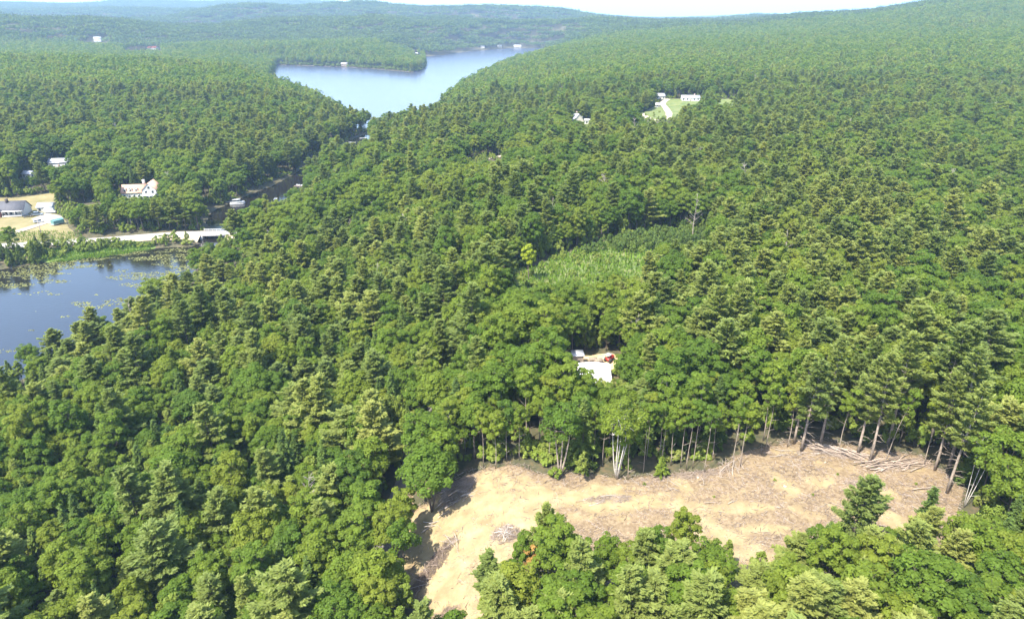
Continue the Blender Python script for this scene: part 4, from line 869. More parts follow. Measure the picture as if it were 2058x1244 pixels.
# ------------------------------------------------------------------ logs, brush and stones on the clearing
def log_mesh(s, L, r, stubs):
    q = np.random.default_rng(900 + s); b = MB(); t = np.linspace(0, 1, 6)
    c = np.stack([(t - .5) * L, L * .045 * np.sin(t * 4 + s), L * .03 * np.cos(t * 3 + s * 2)], 1); b.tube(c, r * (1 - .55 * t), 6)
    for _ in range(stubs):
        i = q.uniform(.25, 1); p = np.array([np.interp(i, t, c[:, k]) for k in range(3)]); d = np.array([q.uniform(.2, .8), *q.normal(0, .6, 2)]); e = p + unit(d) * q.uniform(.3, .9); b.tube([p, (p + e) / 2, e], [r * .35, r * .25, r * .1], 4)
    return b.mesh(f'log_shape_{s}', [M['stick'] if s % 3 else M['dead']], True)
LOGS = [log_mesh(s, [4.5, 6, 7.5, 3.2, 2.2, 5.2, 3.8, 2.6][s], [.095, .115, .125, .08, .055, .075, .06, .045][s], [4, 6, 7, 4, 4, 7, 6, 4][s]) for s in range(8)]
PALE = []
for s in range(3):
    me = LOGS[[4, 7, 3][s]].copy(); me.materials.clear(); me.materials.append(M['birch']); PALE.append(me)
def log(label, group, me, x, y, rz, dz=.0, pitch=0.0, s=1.0):
    o = obj('log', me, None, (x, y, gz(x, y) + .1 + dz), 0); o.rotation_euler = (random.uniform(0, 6.28), pitch, rz); o.scale = (s,) * 3; tag(o, label, 'log', group); return o
U = random.uniform
for i in range(44):    # heap of grey trunks beside the domed tree
    a = i / 44; x = -10.6 + U(-2.6, 2.8); y = 105.2 + U(-3.2, 3.2); dz = max(0, 1.5 - .45 * math.hypot(x + 10.2, y - 105)) * U(0, 1)
    log('grey log in the heap beside the domed roadside tree', 'heap of grey logs', LOGS[[0, 3, 5, 6, 1][i % 5]], x, y, math.radians(48 + U(-22, 22)), dz, U(-.14, .1), U(.7, 1.0))
for i in range(34):    # pale root heap
    an = U(0, 6.28); r = U(.2, 1.6); log('bleached branch in the tangled pale heap on the sand', 'bleached branch heap', PALE[i % 3] if i % 2 else LOGS[[4, 7][i % 2]], -1.2 + r * math.cos(an), 90.9 + r * math.sin(an) * .9, U(0, 6.28), max(0, 1.1 - .5 * r) * U(.2, 1), U(-.7, .7), U(.55, .95))
for i in range(44):    # dark brush windrow
    a = U(0, 1); log('dark branch in the long brush windrow beside the sandy track', 'dark brush windrow', LOGS[[7, 4, 6][i % 3]], -15.6 + 5.8 * a + U(-1.1, 1.1), 84.6 + 8.8 * a + U(-1.0, 1.0), U(0, 6.28), U(0, .8), U(-.4, .4), U(.6, 1.0))
for i in range(12): log('silvery log in the low row across the sandy track', 'silvery log row', LOGS[[3, 6, 5, 0][i % 4]], 13.5 + i * .62, 98.8 + U(-.7, .9) + i * .08, math.radians(U(-10, 35)), U(0, .25), U(-.05, .05), U(.6, .9))
for i in range(44):    # trunks stacked at the far edge
    a = U(0, 1); log('weathered trunk stacked in front of the tall edge pines', 'trunks stacked below the pines', LOGS[[2, 1, 5, 0][i % 4]], 58.5 + 8.2 * a, 109.6 - 2.6 * a + U(-1.0, 1.0), math.radians(-36 + U(-16, 14)), U(0, .9) * (1 - abs(a - .4)), U(-.06, .06), U(.75, 1.05))
for i in range(36):
    a = U(0, 1); log('long felled trunk lying below the thick pines at the end of the clearing', 'felled trunks at the end of the clearing', LOGS[[2, 1, 2, 5][i % 4]], 66 + 9.5 * a, 104.4 + .4 * a + U(-1.6, 1.2), math.radians(14 + U(-14, 24)), U(0, .7), U(-.06, .06), U(.8, 1.1))
for i in range(9): log('grey pole propped against the brush at the back of the clearing', 'poles leaning at the back edge', LOGS[[0, 6, 5][i % 3]], 41.5 + U(-1.6, 1.6), 105.6 + U(-1, 1), U(0, 3.1), .6, U(-.7, -.3), U(.6, .9))
for i in range(14): log('bare branch lying at the foot of the thin stems', 'branches at the back of the clearing', LOGS[[4, 6, 3, 7][i % 4]], 22 + i * 1.25 + U(-.8, .8), 103.6 + U(-1.2, 1.4) + i * .03, U(0, 6.28), .1, U(-.35, .1), U(.7, 1.1))
for i in range(14): log('fallen branch on the slash between the log piles', 'branches around the slash', LOGS[[5, 6, 3, 0][i % 4]], 50 + i * .8, 109.6 + U(-1.4, .8), math.radians(U(-20, 20)), .1, U(-.1, .1), U(.6, 1.0))
for i, (x, y, r) in enumerate([(-14.6, 98.9, -.1), (-12.9, 98.6, .5), (-15.2, 97.6, .9), (-13.6, 97.5, .2), (-12.2, 99.8, .7)]): log('pale peeled log at the foot of the domed roadside tree', 'pale peeled logs', PALE[2] if i == 0 else LOGS[[3, 0][i % 2]], x, y, r, .05, 0, 1.0)
for i, (x, y, r, k) in enumerate([(38.6, 96.0, .5, 3), (35.8, 96.6, .3, 5), (61.6, 98.6, -.3, 5), (63.4, 98.2, -.1, 6), (60.4, 99.2, .2, 3), (44.2, 97.5, 1.2, 7), (72.2, 97.2, .12, 1), (74, 97.6, .1, 0), (58, 93, .9, 4), (50.5, 90, .2, 7), (47, 91.5, 2.2, 4), (-10, 76, .8, 4), (-8.8, 77.4, 2.0, 7), (-12, 78, 2.5, 6), (57, 103.5, .3, 4), (52, 105, 2.7, 7), (67.5, 100.5, .6, 4), (31, 102.5, 2.4, 3)]):
    log('single weathered branch lying out on the open slash', 'single branches on the slash', LOGS[k], x, y, r, .04, 0, U(.7, 1.0))
def brush(name, label, cx, cy, rx, ry, rot, n, h, seed, mat):
    """a heap of twigs too fine to count"""
    g = np.random.default_rng(seed); a = g.uniform(0, 6.28, n); r = np.sqrt(g.random(n)); px = r * np.cos(a); py_ = r * np.sin(a); co, si = math.cos(rot), math.sin(rot)
    X = cx + px * rx * co - py_ * ry * si; Y = cy + px * rx * si + py_ * ry * co; Z = ground_z(X, Y) + .05 + h * (1 - r ** 1.5) * g.random(n); b = MB()
    L = g.gamma(2.5, .35, n).clip(.3, 2.4); az = rot + g.normal(0, .7, n) + (g.random(n) < .4) * g.uniform(0, 6.28, n); e = g.normal(0, .3, n)
    for i in range(n):
        d = np.array([math.cos(az[i]) * math.cos(e[i]), math.sin(az[i]) * math.cos(e[i]), math.sin(e[i])]) * L[i] / 2; c = np.array([X[i], Y[i], Z[i]]); b.tube([c - d, c + g.normal(0, .05, 3), c + d], [.032, .026, .012], 3, cap=False)
    tag(obj(name, b.mesh(name, [mat])), label, 'brush', kind='stuff')
M['darkstick'] = simple('dark_brush', (.17, .125, .095), .95, .35, .5)
brush('brush', 'tangle of twigs under the grey log heap', -10.2, 105.2, 4.4, 2.6, .9, 900, 1.5, 3, M['stick'])
brush('brush', 'long dark windrow of brush beside the sandy track', -13.0, 88.6, 6.0, 1.5, 1.0, 1100, .9, 4, M['darkstick'])
brush('brush', 'fine twigs around the bleached branch heap', -1.0, 91.0, 2.6, 2.2, 0, 500, .8, 5, M['stick'])
brush('brush', 'low brush around the silvery log row', 17.0, 99.4, 5.0, 1.2, .1, 420, .35, 6, M['stick'])
brush('brush', 'brush under the trunks stacked below the pines', 62.5, 108.5, 6.0, 1.6, -.35, 700, .6, 7, M['stick'])
brush('brush', 'brush among the felled trunks at the end of the clearing', 71.5, 104.2, 6.0, 1.8, .15, 600, .5, 8, M['stick'])
brush('brush', 'brush and tops pushed along the back edge of the clearing', 33, 105.2, 9.0, 1.2, .05, 600, .5, 9, M['stick'])
brush('brush', 'grey brush heap in the middle of the slash', 61.5, 98.6, 3.4, 1.3, -.2, 320, .4, 10, M['stick'])
brush('brush', 'brush beside the rusty red bush', -10.5, 76.5, 3.0, 2.0, .6, 350, .4, 11, M['darkstick'])
def litter():
    g = np.random.default_rng(77); n = 30000; X = g.uniform(-24, 80, n); Y = g.uniform(70, 116, n); k = (sdist(CLEAR, X, Y) < .6) & (g.random(n) > sand_f(X, Y) * .97) & (fbm(X / 3, Y / 3, 15, 3) > .36); X, Y = X[k], Y[k]; m = len(X)
    Z = ground_z(X, Y) + .1 + .3 * (fbm(X / 2.2, Y / 2.2, 8, 4) - .5); L = g.gamma(2.0, .3, m).clip(.15, 2.2); a = g.uniform(0, 6.28, m) ; e = g.normal(0, .16, m); r = g.uniform(.016, .048, m)
    d = np.stack([np.cos(a) * np.cos(e), np.sin(a) * np.cos(e), np.sin(e)], 1) * (L / 2)[:, None]; s = np.stack([-np.sin(a), np.cos(a), 0 * a], 1) * r[:, None]; u = np.zeros((m, 3)); u[:, 2] = r * 1.2; c = np.stack([X, Y, Z], 1)
    v = np.stack([c - d - s, c - d + s, c - d + u, c + d - s, c + d + s, c + d + u], 1).reshape(-1, 3); o = (np.arange(m) * 6)[:, None, None]
    q = (np.array([[0, 3, 5, 2], [2, 5, 4, 1], [1, 4, 3, 0]])[None] + o).reshape(-1, 4); b = MB(); b.add(v, q, np.repeat(g.random(m), 6)); b.M = [np.repeat(g.choice(3, m, p=[.4, .36, .24]), 3)]
    tag(obj('slash_litter', b.mesh('slash_litter', [M['stick'], M['darkstick'], M['dead']])), 'twigs and broken branches littering the clearing', 'slash', kind='stuff')
litter()
M['stone'] = simple('pale_stone', (.33, .29, .24), .9, .2, 3, .4)
def stone_mesh(s):
    q = np.random.default_rng(s); b = MB(); n, k = 6, 8; ph = np.linspace(.15, math.pi - .15, n); th = np.arange(k) / k * 6.283
    v = np.array([(math.sin(p) * math.cos(t), math.sin(p) * math.sin(t), math.cos(p) * .65) for p in ph for t in th]) * q.uniform(.8, 1.15, (n * k, 1)); qd = [(i * k + j, i * k + (j + 1) % k, (i + 1) * k + (j + 1) % k, (i + 1) * k + j) for i in range(n - 1) for j in range(k)]
    qd += [(0, 1, 2, 3), (0, 3, 4, 7), (4, 5, 6, 7)]; o = (n - 1) * k; qd += [(o + 3, o + 2, o + 1, o), (o + 7, o + 4, o + 3, o), (o + 7, o + 6, o + 5, o + 4)]
    b.add(v, np.array(qd)[:, ::-1]); return b.mesh(f'stone_shape_{s}', [M['stone']])
ST = [stone_mesh(s) for s in range(4)]
for i in range(30):
    x, y = (U(34, 76), U(84, 106)) if i < 20 else (U(-7, 2), U(91, 96)); s = random.choice([.1, .13, .16, .2, .3 if i < 20 else .2])
    o = obj('stone', ST[i % 4], None, (x, y, gz(x, y) + s * .25), U(0, 6)); o.scale = (s, s * U(.7, 1.2), s); tag(o, 'small pale stone on the slash of the clearing' if i < 20 else 'dark little stone in the line beside the sandy track', 'stone', 'stones on the slash' if i < 20 else 'stones beside the track')

# ------------------------------------------------------------------ buildings
M['white'] = simple('white_paint', (.52, .52, .505), .6, .04, 1.5); M['cream'] = simple('cream_siding', (.46, .43, .37), .7, .06, 1.5)
M['darkroof'] = simple('charcoal_shingle', (.075, .075, .085), .85, .2, 1.2, .3); M['greyroof'] = simple('grey_shingle', (.34, .34, .35), .8, .12, 1.2, .2); M['tanroof'] = simple('salmon_shingle', (.50, .30, .205), .85, .12, 1.0, .2)
M['redroof'] = simple('red_roof', (.30, .085, .06), .8, .15, .6); M['metalroof'] = simple('pale_metal_roof', (.40, .41, .43), .4, .06, .8); M['brick'] = simple('red_brown_siding', (.27, .10, .07), .8, .2, 2.0)
M['glass'] = simple('dark_pane', (.03, .04, .05), .12, .1, 1.0); M['wood'] = simple('weathered_boards', (.25, .20, .155), .9, .25, 2.0, .3); M['tarp'] = simple('white_tarp', (.66, .66, .655), .45, .03, .8, .15); M['brickch'] = simple('chimney_brick', (.42, .30, .25), .9, .2, 4)
M['steel'] = simple('galvanised_steel', (.45, .45, .44), .45, .1, 2.0); M['tyre'] = simple('tyre', (.03, .03, .03), .9, .1, 3); M['concrete'] = simple('concrete', (.42, .40, .37), .9, .12, 1.0, .2); M['rustbeam'] = simple('dark_girder', (.06, .045, .04), .8, .3, 1.0)
def quadmesh(name, v, f, mat):
    me = bpy.data.meshes.new(name); me.from_pydata([tuple(p) for p in v], [], f); me.materials.append(mat); me.update(); return me
def gable(name, x0, x1, y0, y1, z0, hw, hr, mat, along='x'):
    """walls with gable ends; ridge along x or y"""
    if along == 'x':
        ym = (y0 + y1) / 2; v = [(x0, y0, z0), (x1, y0, z0), (x1, y1, z0), (x0, y1, z0), (x0, y0, z0 + hw), (x1, y0, z0 + hw), (x1, y1, z0 + hw), (x0, y1, z0 + hw), (x0, ym, z0 + hw + hr), (x1, ym, z0 + hw + hr)]
        f = [(0, 1, 5, 4), (2, 3, 7, 6), (1, 2, 6, 9, 5), (3, 0, 4, 8, 7), (4, 5, 9, 8), (6, 7, 8, 9), (3, 2, 1, 0)]
    else:
        xm = (x0 + x1) / 2; v = [(x0, y0, z0), (x1, y0, z0), (x1, y1, z0), (x0, y1, z0), (x0, y0, z0 + hw), (x1, y0, z0 + hw), (x1, y1, z0 + hw), (x0, y1, z0 + hw), (xm, y0, z0 + hw + hr), (xm, y1, z0 + hw + hr)]
        f = [(0, 1, 5, 8, 4), (2, 3, 7, 9, 6), (1, 2, 6, 5), (3, 0, 4, 7), (5, 6, 9, 8), (7, 4, 8, 9), (3, 2, 1, 0)]
    return quadmesh(name, v, f, mat)
def roof_slabs(name, x0, x1, y0, y1, ze, hr, mat, along='x', o=.4, th=.18):
    b = MB()
    if along == 'x':
        ym = (y0 + y1) / 2; sl = hr / (ym - y0); a, c = x0 - o, x1 + o
        for s, ye in ((1, y0 - o), (-1, y1 + o)):
            p = [(a, ye, ze - o * sl + .03), (c, ye, ze - o * sl + .03), (c, ym, ze + hr + .03), (a, ym, ze + hr + .03)]; v = p + [(u, w, t + th) for u, w, t in p]; b.add(v, [(3, 2, 1, 0), (4, 5, 6, 7), (0, 1, 5, 4), (1, 2, 6, 5), (2, 3, 7, 6), (3, 0, 4, 7)])
    else:
        xm = (x0 + x1) / 2; sl = hr / (xm - x0); a, c = y0 - o, y1 + o
        for xe in (x0 - o, x1 + o):
            p = [(xe, a, ze - o * sl + .03), (xe, c, ze - o * sl + .03), (xm, c, ze + hr + .03), (xm, a, ze + hr + .03)]; v = p + [(u, w, t + th) for u, w, t in p]; b.add(v, [(3, 2, 1, 0), (4, 5, 6, 7), (0, 1, 5, 4), (1, 2, 6, 5), (2, 3, 7, 6), (3, 0, 4, 7)])
    return b.mesh(name, [mat])
def boxo(name, parent, c, size, mat, rz=0.0):
    b = MB(); b.box((0, 0, 0), size, rz); return obj(name, b.mesh(name, [mat]), parent, c)
def window(parent, x, y, z, w, h, face):
    """a framed sash window standing a little proud of the wall; face = '-y', '+y', '-x', '+x'"""
    sx = face[1] == 'x'; s = -1 if face[0] == '-' else 1
    fr = boxo('window', parent, (x + (s * .03 if sx else 0), y + (0 if sx else s * .03), z), (.1, w + .25, h + .25) if sx else (w + .25, .1, h + .25), M['white'])
    b = MB(); b.box((0, 0, 0), (.06, w, h) if sx else (w, .06, h)); obj('pane', b.mesh('pane', [M['glass']]), fr, (s * .04 if sx else 0, 0 if sx else s * .04, 0))
def house(name, label, x, y, rz, w, d, hw, hr, wallm, roofm, along='x', cat='house', wins=3, chimney=True, door=True, group=None, dz=0.0, base=1.2):
    t = thing(name, label, cat, (x, y, gz(x, y) + dz), rz, group)
    wl_ = obj('wall', gable('wall', -w / 2, w / 2, -d / 2, d / 2, -base, hw + base, hr, wallm, along), t)
    rf = obj('roof', roof_slabs('roof', -w / 2, w / 2, -d / 2, d / 2, hw, hr, roofm, along), t)
    if chimney: boxo('chimney', rf, (w * .22, 0.1, hw + hr + .3) if along == 'x' else (.1, d * .22, hw + hr + .3), (.9, .9, 2.0), M['brickch'])
    for i in range(wins):
        px = -w / 2 + w * (i + .5) / wins
        if door and i == wins // 2: boxo('door', t, (px, -d / 2 - .03, 1.05), (1.1, .1, 2.1), M['wood'])
        else: window(t, px, -d / 2, hw * .5 + .1, 1.0, 1.3, '-y')
        window(t, px, d / 2, hw * .5 + .1, 1.0, 1.3, '+y')
    for s, fc in ((-1, '-x'), (1, '+x')):
        for yy in (-d * .22, d * .22): window(t, s * w / 2, yy, hw * .5 + .1, 1.0, 1.3, fc)
        if hr > 2: window(t, s * w / 2, 0, hw + hr * .3, .9, 1.1, fc)
    return t
# white house among the trees: long salmon roof with dormers, tall gable wing to the right with a glazed porch
hw_ = thing('white_house', 'white house with salmon roof, dormers and glazed gable end among round trees', 'house', (-211.5, 385.0, gz(-211.5, 385) + .1), math.radians(10))
obj('wall', gable('wall', -9.5, 3.0, -4.2, 4.2, -1.5, 4.8, 3.6, M['white'], 'x'), hw_)
r1 = obj('roof', roof_slabs('roof', -9.5, 3.0, -4.2, 4.2, 3.3, 3.6, M['tanroof'], 'x'), hw_)
obj('gable_wing', gable('gable_wing', 2.2, 9.6, -6.0, 4.6, -1.5, 6.4, 3.6, M['white'], 'y'), hw_)
r2 = obj('wing_roof', roof_slabs('wing_roof', 2.2, 9.6, -6.0, 4.6, 4.9, 3.6, M['tanroof'], 'y', .35), hw_)
boxo('chimney', r1, (2.0, .3, 8.0), (1.2, 1.0, 3.0), M['white'])
for xx in (-7.6, -4.6, -1.6):
    dm = obj('dormer', gable('dormer', xx - .8, xx + .8, -3.7, -.6, 3.7, 1.5, .75, M['white'], 'y'), hw_); window(dm, xx, -3.7, 4.55, .75, .95, '-y'); obj('dormer_roof', roof_slabs('dormer_roof', xx - .8, xx + .8, -3.7, -.6, 5.2, .75, M['tanroof'], 'y', .15, .1), dm)
for xx in (-8, -5.5, -3, -.5): window(hw_, xx, -4.2, 1.5, .9, 1.4, '-y')
for xx in (4.2, 7.6): window(hw_, xx, -6.0, 3.9, 1.0, 1.3, '-y')
window(hw_, 5.9, -6.0, 6.3, 1.0, 1.2, '-y')
for yy in (-3, 0, 3): window(hw_, 9.6, yy, 3.9, 1.0, 1.3, '+x'); window(hw_, 9.6, yy, 1.3, 1.0, 1.3, '+x')
pc = boxo('glazed_porch', hw_, (6.1, -7.2, .75), (6.4, 2.3, 4.3), M['white'])
for xx in (-2.4, -.8, .8, 2.4): boxo('pane', pc, (xx, -1.15, .55), (1.3, .08, 1.7), M['glass'])
# dark-roofed house in the dry field
hd = thing('dark_roofed_house', 'house with charcoal roof, white porch and red-brown side in the dry field', 'house', (-258.5, 347.5, gz(-258, 347)), math.radians(8))
obj('wall', gable('wall', -9, 5.5, -4.2, 4.2, -1, 4.0, 3.7, M['white'], 'x'), hd); rd = obj('roof', roof_slabs('roof', -9, 5.5, -4.2, 4.2, 3.0, 3.7, M['darkroof'], 'x', .5), hd)
obj('side_wing', gable('side_wing', -10.5, -4.5, -7.0, -4.0, -1, 3.8, 2.2, M['brick'], 'y'), hd); obj('wing_roof', roof_slabs('wing_roof', -10.5, -4.5, -7.0, 0, 2.8, 2.2, M['darkroof'], 'y', .35), hd)
boxo('chimney', rd, (-3.0, -.4, 7.0), (1.0, 1.2, 2.2), M['rustbeam'])
for xx in (-2.6, -.4, 1.8, 4.2): window(hd, xx, -4.2, 1.6, 1.0, 1.4, '-y')
pb = boxo('porch_roof', hd, (.9, -5.4, 2.75), (9.6, 2.2, .16), M['white']); boxo('porch_deck', hd, (.9, -5.4, .3), (9.6, 2.2, .5), M['white'])
for xx in (-3.6, -.6, 2.4, 5.4): boxo('porch_post', hd, (xx, -6.3, 1.6), (.16, .16, 2.2), M['white'])
hg = house('garage', 'white garage with pale metal roof beside the dark-roofed house', -246.5, 354.0, math.radians(8), 7.2, 6.0, 2.6, 1.6, M['cream'], M['metalroof'], cat='garage', wins=3, chimney=False)
house('barn', 'long low building with a white metal roof at the edge of the woods', -304, 462, math.radians(10), 13, 8, 3.2, 2.0, M['white'], M['metalroof'], cat='barn', chimney=False)
house('shed', 'small white shed half hidden by trees above the dry field', -305, 430, math.radians(-5), 6, 5, 2.6, 1.5, M['white'], M['metalroof'], cat='shed', wins=2, chimney=False)
house('ranch_house', 'long low grey-roofed ranch house at the top of the gravel drive', 171, 682, math.radians(-4), 17, 8, 2.9, 1.9, M['white'], M['greyroof'], wins=5)
house('garage', 'grey-roofed garage at the end of the gravel loop', 143, 690, math.radians(6), 9, 8, 2.8, 2.2, M['cream'], M['greyroof'], cat='garage', chimney=False)
house('shed', 'little white shed beside the gravel drive', 131.5, 640, .1, 3.4, 3.4, 2.3, 1.2, M['white'], M['white'], cat='shed', wins=2, chimney=False)
house('cottage', 'steep grey cottage gable showing among trees', 51.5, 556, math.radians(12), 8, 10, 3.4, 4.6, M['cream'], M['greyroof'], 'y', wins=2)
house('annex', 'white flat annex beside the grey cottage', 59.5, 552, .1, 5, 5, 2.8, .7, M['white'], M['white'], cat='annex', wins=2, chimney=False)
house('farmhouse', 'white farmhouse on the far hillside left of the tan field', -1120, 1985, .2, 18, 10, 7, 4, M['white'], M['metalroof'], wins=5)
house('farm_barn', 'barn with a red roof above the tan hillside field', -955, 1942, -.1, 26, 11, 5, 4, M['cream'], M['redroof'], cat='barn', wins=7, chimney=False)
house('hill_house', 'pale house on the crest of the distant hills', -1740, 4475, .3, 26, 13, 8, 5, M['white'], M['metalroof'], wins=5)
house('hill_house', 'pale house on the wooded slope below the distant crest', -1385, 3829, -.2, 24, 12, 8, 5, M['cream'], M['greyroof'], wins=5)
house('lake_house', 'white house on the wooded rise behind the far shore of the lake', -278, 2600, .1, 22, 11, 7, 4, M['white'], M['greyroof'], wins=5)
for i, (x, y, w, lab) in enumerate([(18, 2418, 24, 'long white boathouse at the far end of the lake'), (-40, 2372, 14, 'small white cottage on the far shore left of the long boathouse'), (-92, 2290, 12, 'grey-roofed cottage on the far lake shore'), (-246, 1900, 14, 'cottage on the shore where the lake bends'), (-352, 1522, 13, 'brown boathouse on the wooded point')]):
    house('boathouse' if i in (0, 4) else 'cottage', lab, x, y, .1, w, 9, 4.0, 2.4, M['wood'] if i > 2 else M['cream'], M['greyroof'] if i > 0 else M['white'], cat='boathouse' if i in (0, 4) else 'cottage', wins=max(3, w // 5), chimney=False, dz=1.0)
# white tarp shelter and the sheds around it
tp = thing('tarp_shelter', 'large white tarp shelter with a peaked top in the forest yard', 'shelter', (19.6, 143.6, gz(19.6, 143.6)), math.radians(-4))
tp.scale = (.9, .9, .9)
v = [(-4.3, -3.6, 2.6), (4.3, -3.6, 2.6), (4.3, 3.6, 2.6), (-4.3, 3.6, 2.6), (-1.0, 0, 4.9), (1.0, 0, 4.9), (-4.5, -3.9, .1), (4.5, -3.9, .1), (4.5, 3.9, .1), (-4.5, 3.9, .1)]
obj('tarp_top', quadmesh('tarp_top', v[:6], [(0, 1, 5, 4), (1, 2, 5), (2, 3, 4, 5), (3, 0, 4)], M['tarp']), tp)
obj('tarp_side', quadmesh('tarp_side', [v[6], v[7], (4.3, -3.6, 2.58), (-4.3, -3.6, 2.58)], [(0, 1, 2, 3)], M['tarp']), tp); obj('tarp_side', quadmesh('tarp_side', [v[9], v[6], (-4.3, -3.6, 2.58), (-4.3, 3.6, 2.58)], [(0, 1, 2, 3)], M['tarp']), tp); obj('tarp_side', quadmesh('tarp_side', [v[7], v[8], (4.3, 3.6, 2.58), (4.3, -3.6, 2.58)], [(0, 1, 2, 3)], M['tarp']), tp)
for xx, yy in ((-4.2, -3.5), (4.2, -3.5), (4.2, 3.5), (-4.2, 3.5), (-1, 0), (1, 0)): boxo('pole', tp, (xx, yy, 1.28 if abs(yy) > 1 else 2.4), (.09, .09, 2.56 if abs(yy) > 1 else 4.8), M['steel'])
sh = thing('wooden_shed', 'narrow grey wooden shed with a pale roof beside the white tarp shelter', 'shed', (16.2, 150.6, gz(16.2, 150.6)), .05)
obj('wall', gable('wall', -1.3, 1.3, -1.4, 1.4, -.3, 3.4, .05, M['wood'], 'x'), sh); boxo('roof', sh, (0, 0, 3.3), (3.1, 3.3, .14), M['metalroof']); boxo('door', sh, (0, -1.42, 1.0), (1.0, .06, 2.0), M['rustbeam'])
M['redpaint'] = simple('red_paint', (.50, .045, .035), .4, .1, 2); M['greenpaint'] = simple('teal_tarp', (.10, .21, .20), .6, .15, 2); M['bluegrey'] = simple('blue_grey_paint', (.16, .20, .24), .35, .06, 1); M['silver'] = simple('silver_paint', (.42, .43, .44), .3, .06, 1); M['blackpaint'] = simple('black_paint', (.03, .03, .035), .3, .1, 1)
def car(name, label, x, y, rz, body, L=4.5, W=1.8, H=1.45, van=False, group=None):
    t = thing(name, label, 'van' if van else 'car', (x, y, gz(x, y) + .32), rz, group); h0 = .35; hb = .95 if not van else 1.2
    v = [(-L / 2, -W / 2, h0), (L / 2, -W / 2, h0), (L / 2, W / 2, h0), (-L / 2, W / 2, h0), (-L / 2 + .05, -W / 2, hb - .05), (L / 2 - .1, -W / 2, hb - .15), (L / 2 - .1, W / 2, hb - .15), (-L / 2 + .05, W / 2, hb - .05)]
    obj('body', quadmesh('body', v, [(3, 2, 1, 0), (4, 5, 6, 7), (0, 1, 5, 4), (1, 2, 6, 5), (2, 3, 7, 6), (3, 0, 4, 7)], body), t)
    a, b_, c, d = (-L * .42, -L * .33, L * .12, L * .26) if not van else (-L * .49, -L * .48, L * .30, L * .40); w2 = W / 2 - .08; w3 = W / 2 - .22
    v = [(a, -w2, hb - .08), (d, -w2, hb - .08), (d, w2, hb - .08), (a, w2, hb - .08), (b_, -w3, H), (c, -w3, H), (c, w3, H), (b_, w3, H)]
    cab = obj('cabin', quadmesh('cabin', v, [(3, 2, 1, 0), (4, 5, 6, 7), (0, 1, 5, 4), (1, 2, 6, 5), (2, 3, 7, 6), (3, 0, 4, 7)], M['glass'] if not van else body), t)
    boxo('car_roof', t, ((b_ + c) / 2, 0, H + .02), (c - b_ + .1, w3 * 2 + .06, .05), body)
    for sx in (-.31, .31):
        for sy in (-1, 1):
            m = MB(); m.tube([(0, -.11, 0), (0, .11, 0)], [.32, .32], 6); wh = obj('wheel', m.mesh('wheel', [M['tyre']], True), t, (sx * L, sy * (W / 2 - .1), .32)); m2 = MB(); m2.tube([(0, -.12, 0), (0, .12, 0)], [.18, .18], 6); obj('rim', m2.mesh('rim', [M['steel']]), wh)
    for sy in (-.6, .6): boxo('headlight', t, (L / 2 - .05, sy, .68), (.12, .35, .16), M['white'])
    return t
car('parked_car', 'dark car parked closest to the white porch of the dark-roofed house', -249.0, 341.5, .5, M['blackpaint'])
car('parked_car', 'blue-grey pickup-sized car parked in front of the white garage', -245.5, 344.2, .2, M['bluegrey'], 5.2, 1.95, 1.7)
car('parked_van', 'white van parked at the edge of the dry field', -241.5, 348.6, .15, M['white'], 5.6, 2.1, 2.3, True)
car('parked_car', 'silver car parked on the grass beside the drive', -235.5, 329.5, .35, M['silver'])
tr = thing('trailer', 'teal covered trailer at the corner of the gravel parking area', 'trailer', (-224.5, 327.0, gz(-224.5, 327) + .1), 1.1)
obj('cover', gable('cover', -2.6, 2.6, -1.3, 1.3, .6, 1.6, .7, M['greenpaint'], 'x'), tr); boxo('bed', tr, (0, 0, .5), (5.6, 2.3, .2), M['white']); boxo('tow_bar', tr, (-3.4, 0, .45), (1.6, .12, .12), M['steel'])
for sy in (-1.2, 1.2):
    m = MB(); m.tube([(0, -.1, 0), (0, .1, 0)], [.33, .33], 6); obj('wheel', m.mesh('wheel', [M['tyre']], True), tr, (.4, sy, .33))
tc = thing('tractor', 'small red tractor on the sand behind the white tarp shelter', 'tractor', (24.4, 152.2, gz(24.4, 152.2) + .1), .8)
boxo('hood', tc, (.75, 0, 1.0), (1.5, .8, .7), M['redpaint']); boxo('body', tc, (-.35, 0, .85), (1.1, 1.0, .6), M['redpaint']); boxo('seat', tc, (-.5, 0, 1.35), (.5, .55, .45), M['blackpaint']); boxo('canopy', tc, (-.4, 0, 2.2), (1.5, 1.3, .08), M['white'])
for sx, sy in ((-.95, .55), (-.95, -.55)): boxo('roll_bar', tc, (sx, sy, 1.6), (.08, .08, 1.2), M['redpaint'])
for sx, sy, r in ((-.6, .75, .62), (-.6, -.75, .62), (1.1, .6, .4), (1.1, -.6, .4)):
    m = MB(); m.tube([(0, -.16, 0), (0, .16, 0)], [r, r], 6); obj('wheel', m.mesh('wheel', [M['tyre']], True), tc, (sx, sy, r))
for i, (x, y) in enumerate([(20.3, 152.3), (21.6, 151.6)]):
    pl = thing('pallet_stack', 'stack of weathered boards behind the white tarp shelter', 'boards', (x, y, gz(x, y) + .1), .3 * i, 'board stacks in the forest yard')
    for k in range(5): boxo('board', pl, (U(-.1, .1), U(-.1, .1), .12 + .2 * k), (2.0, 1.1, .14), M['wood'], U(-.1, .1))

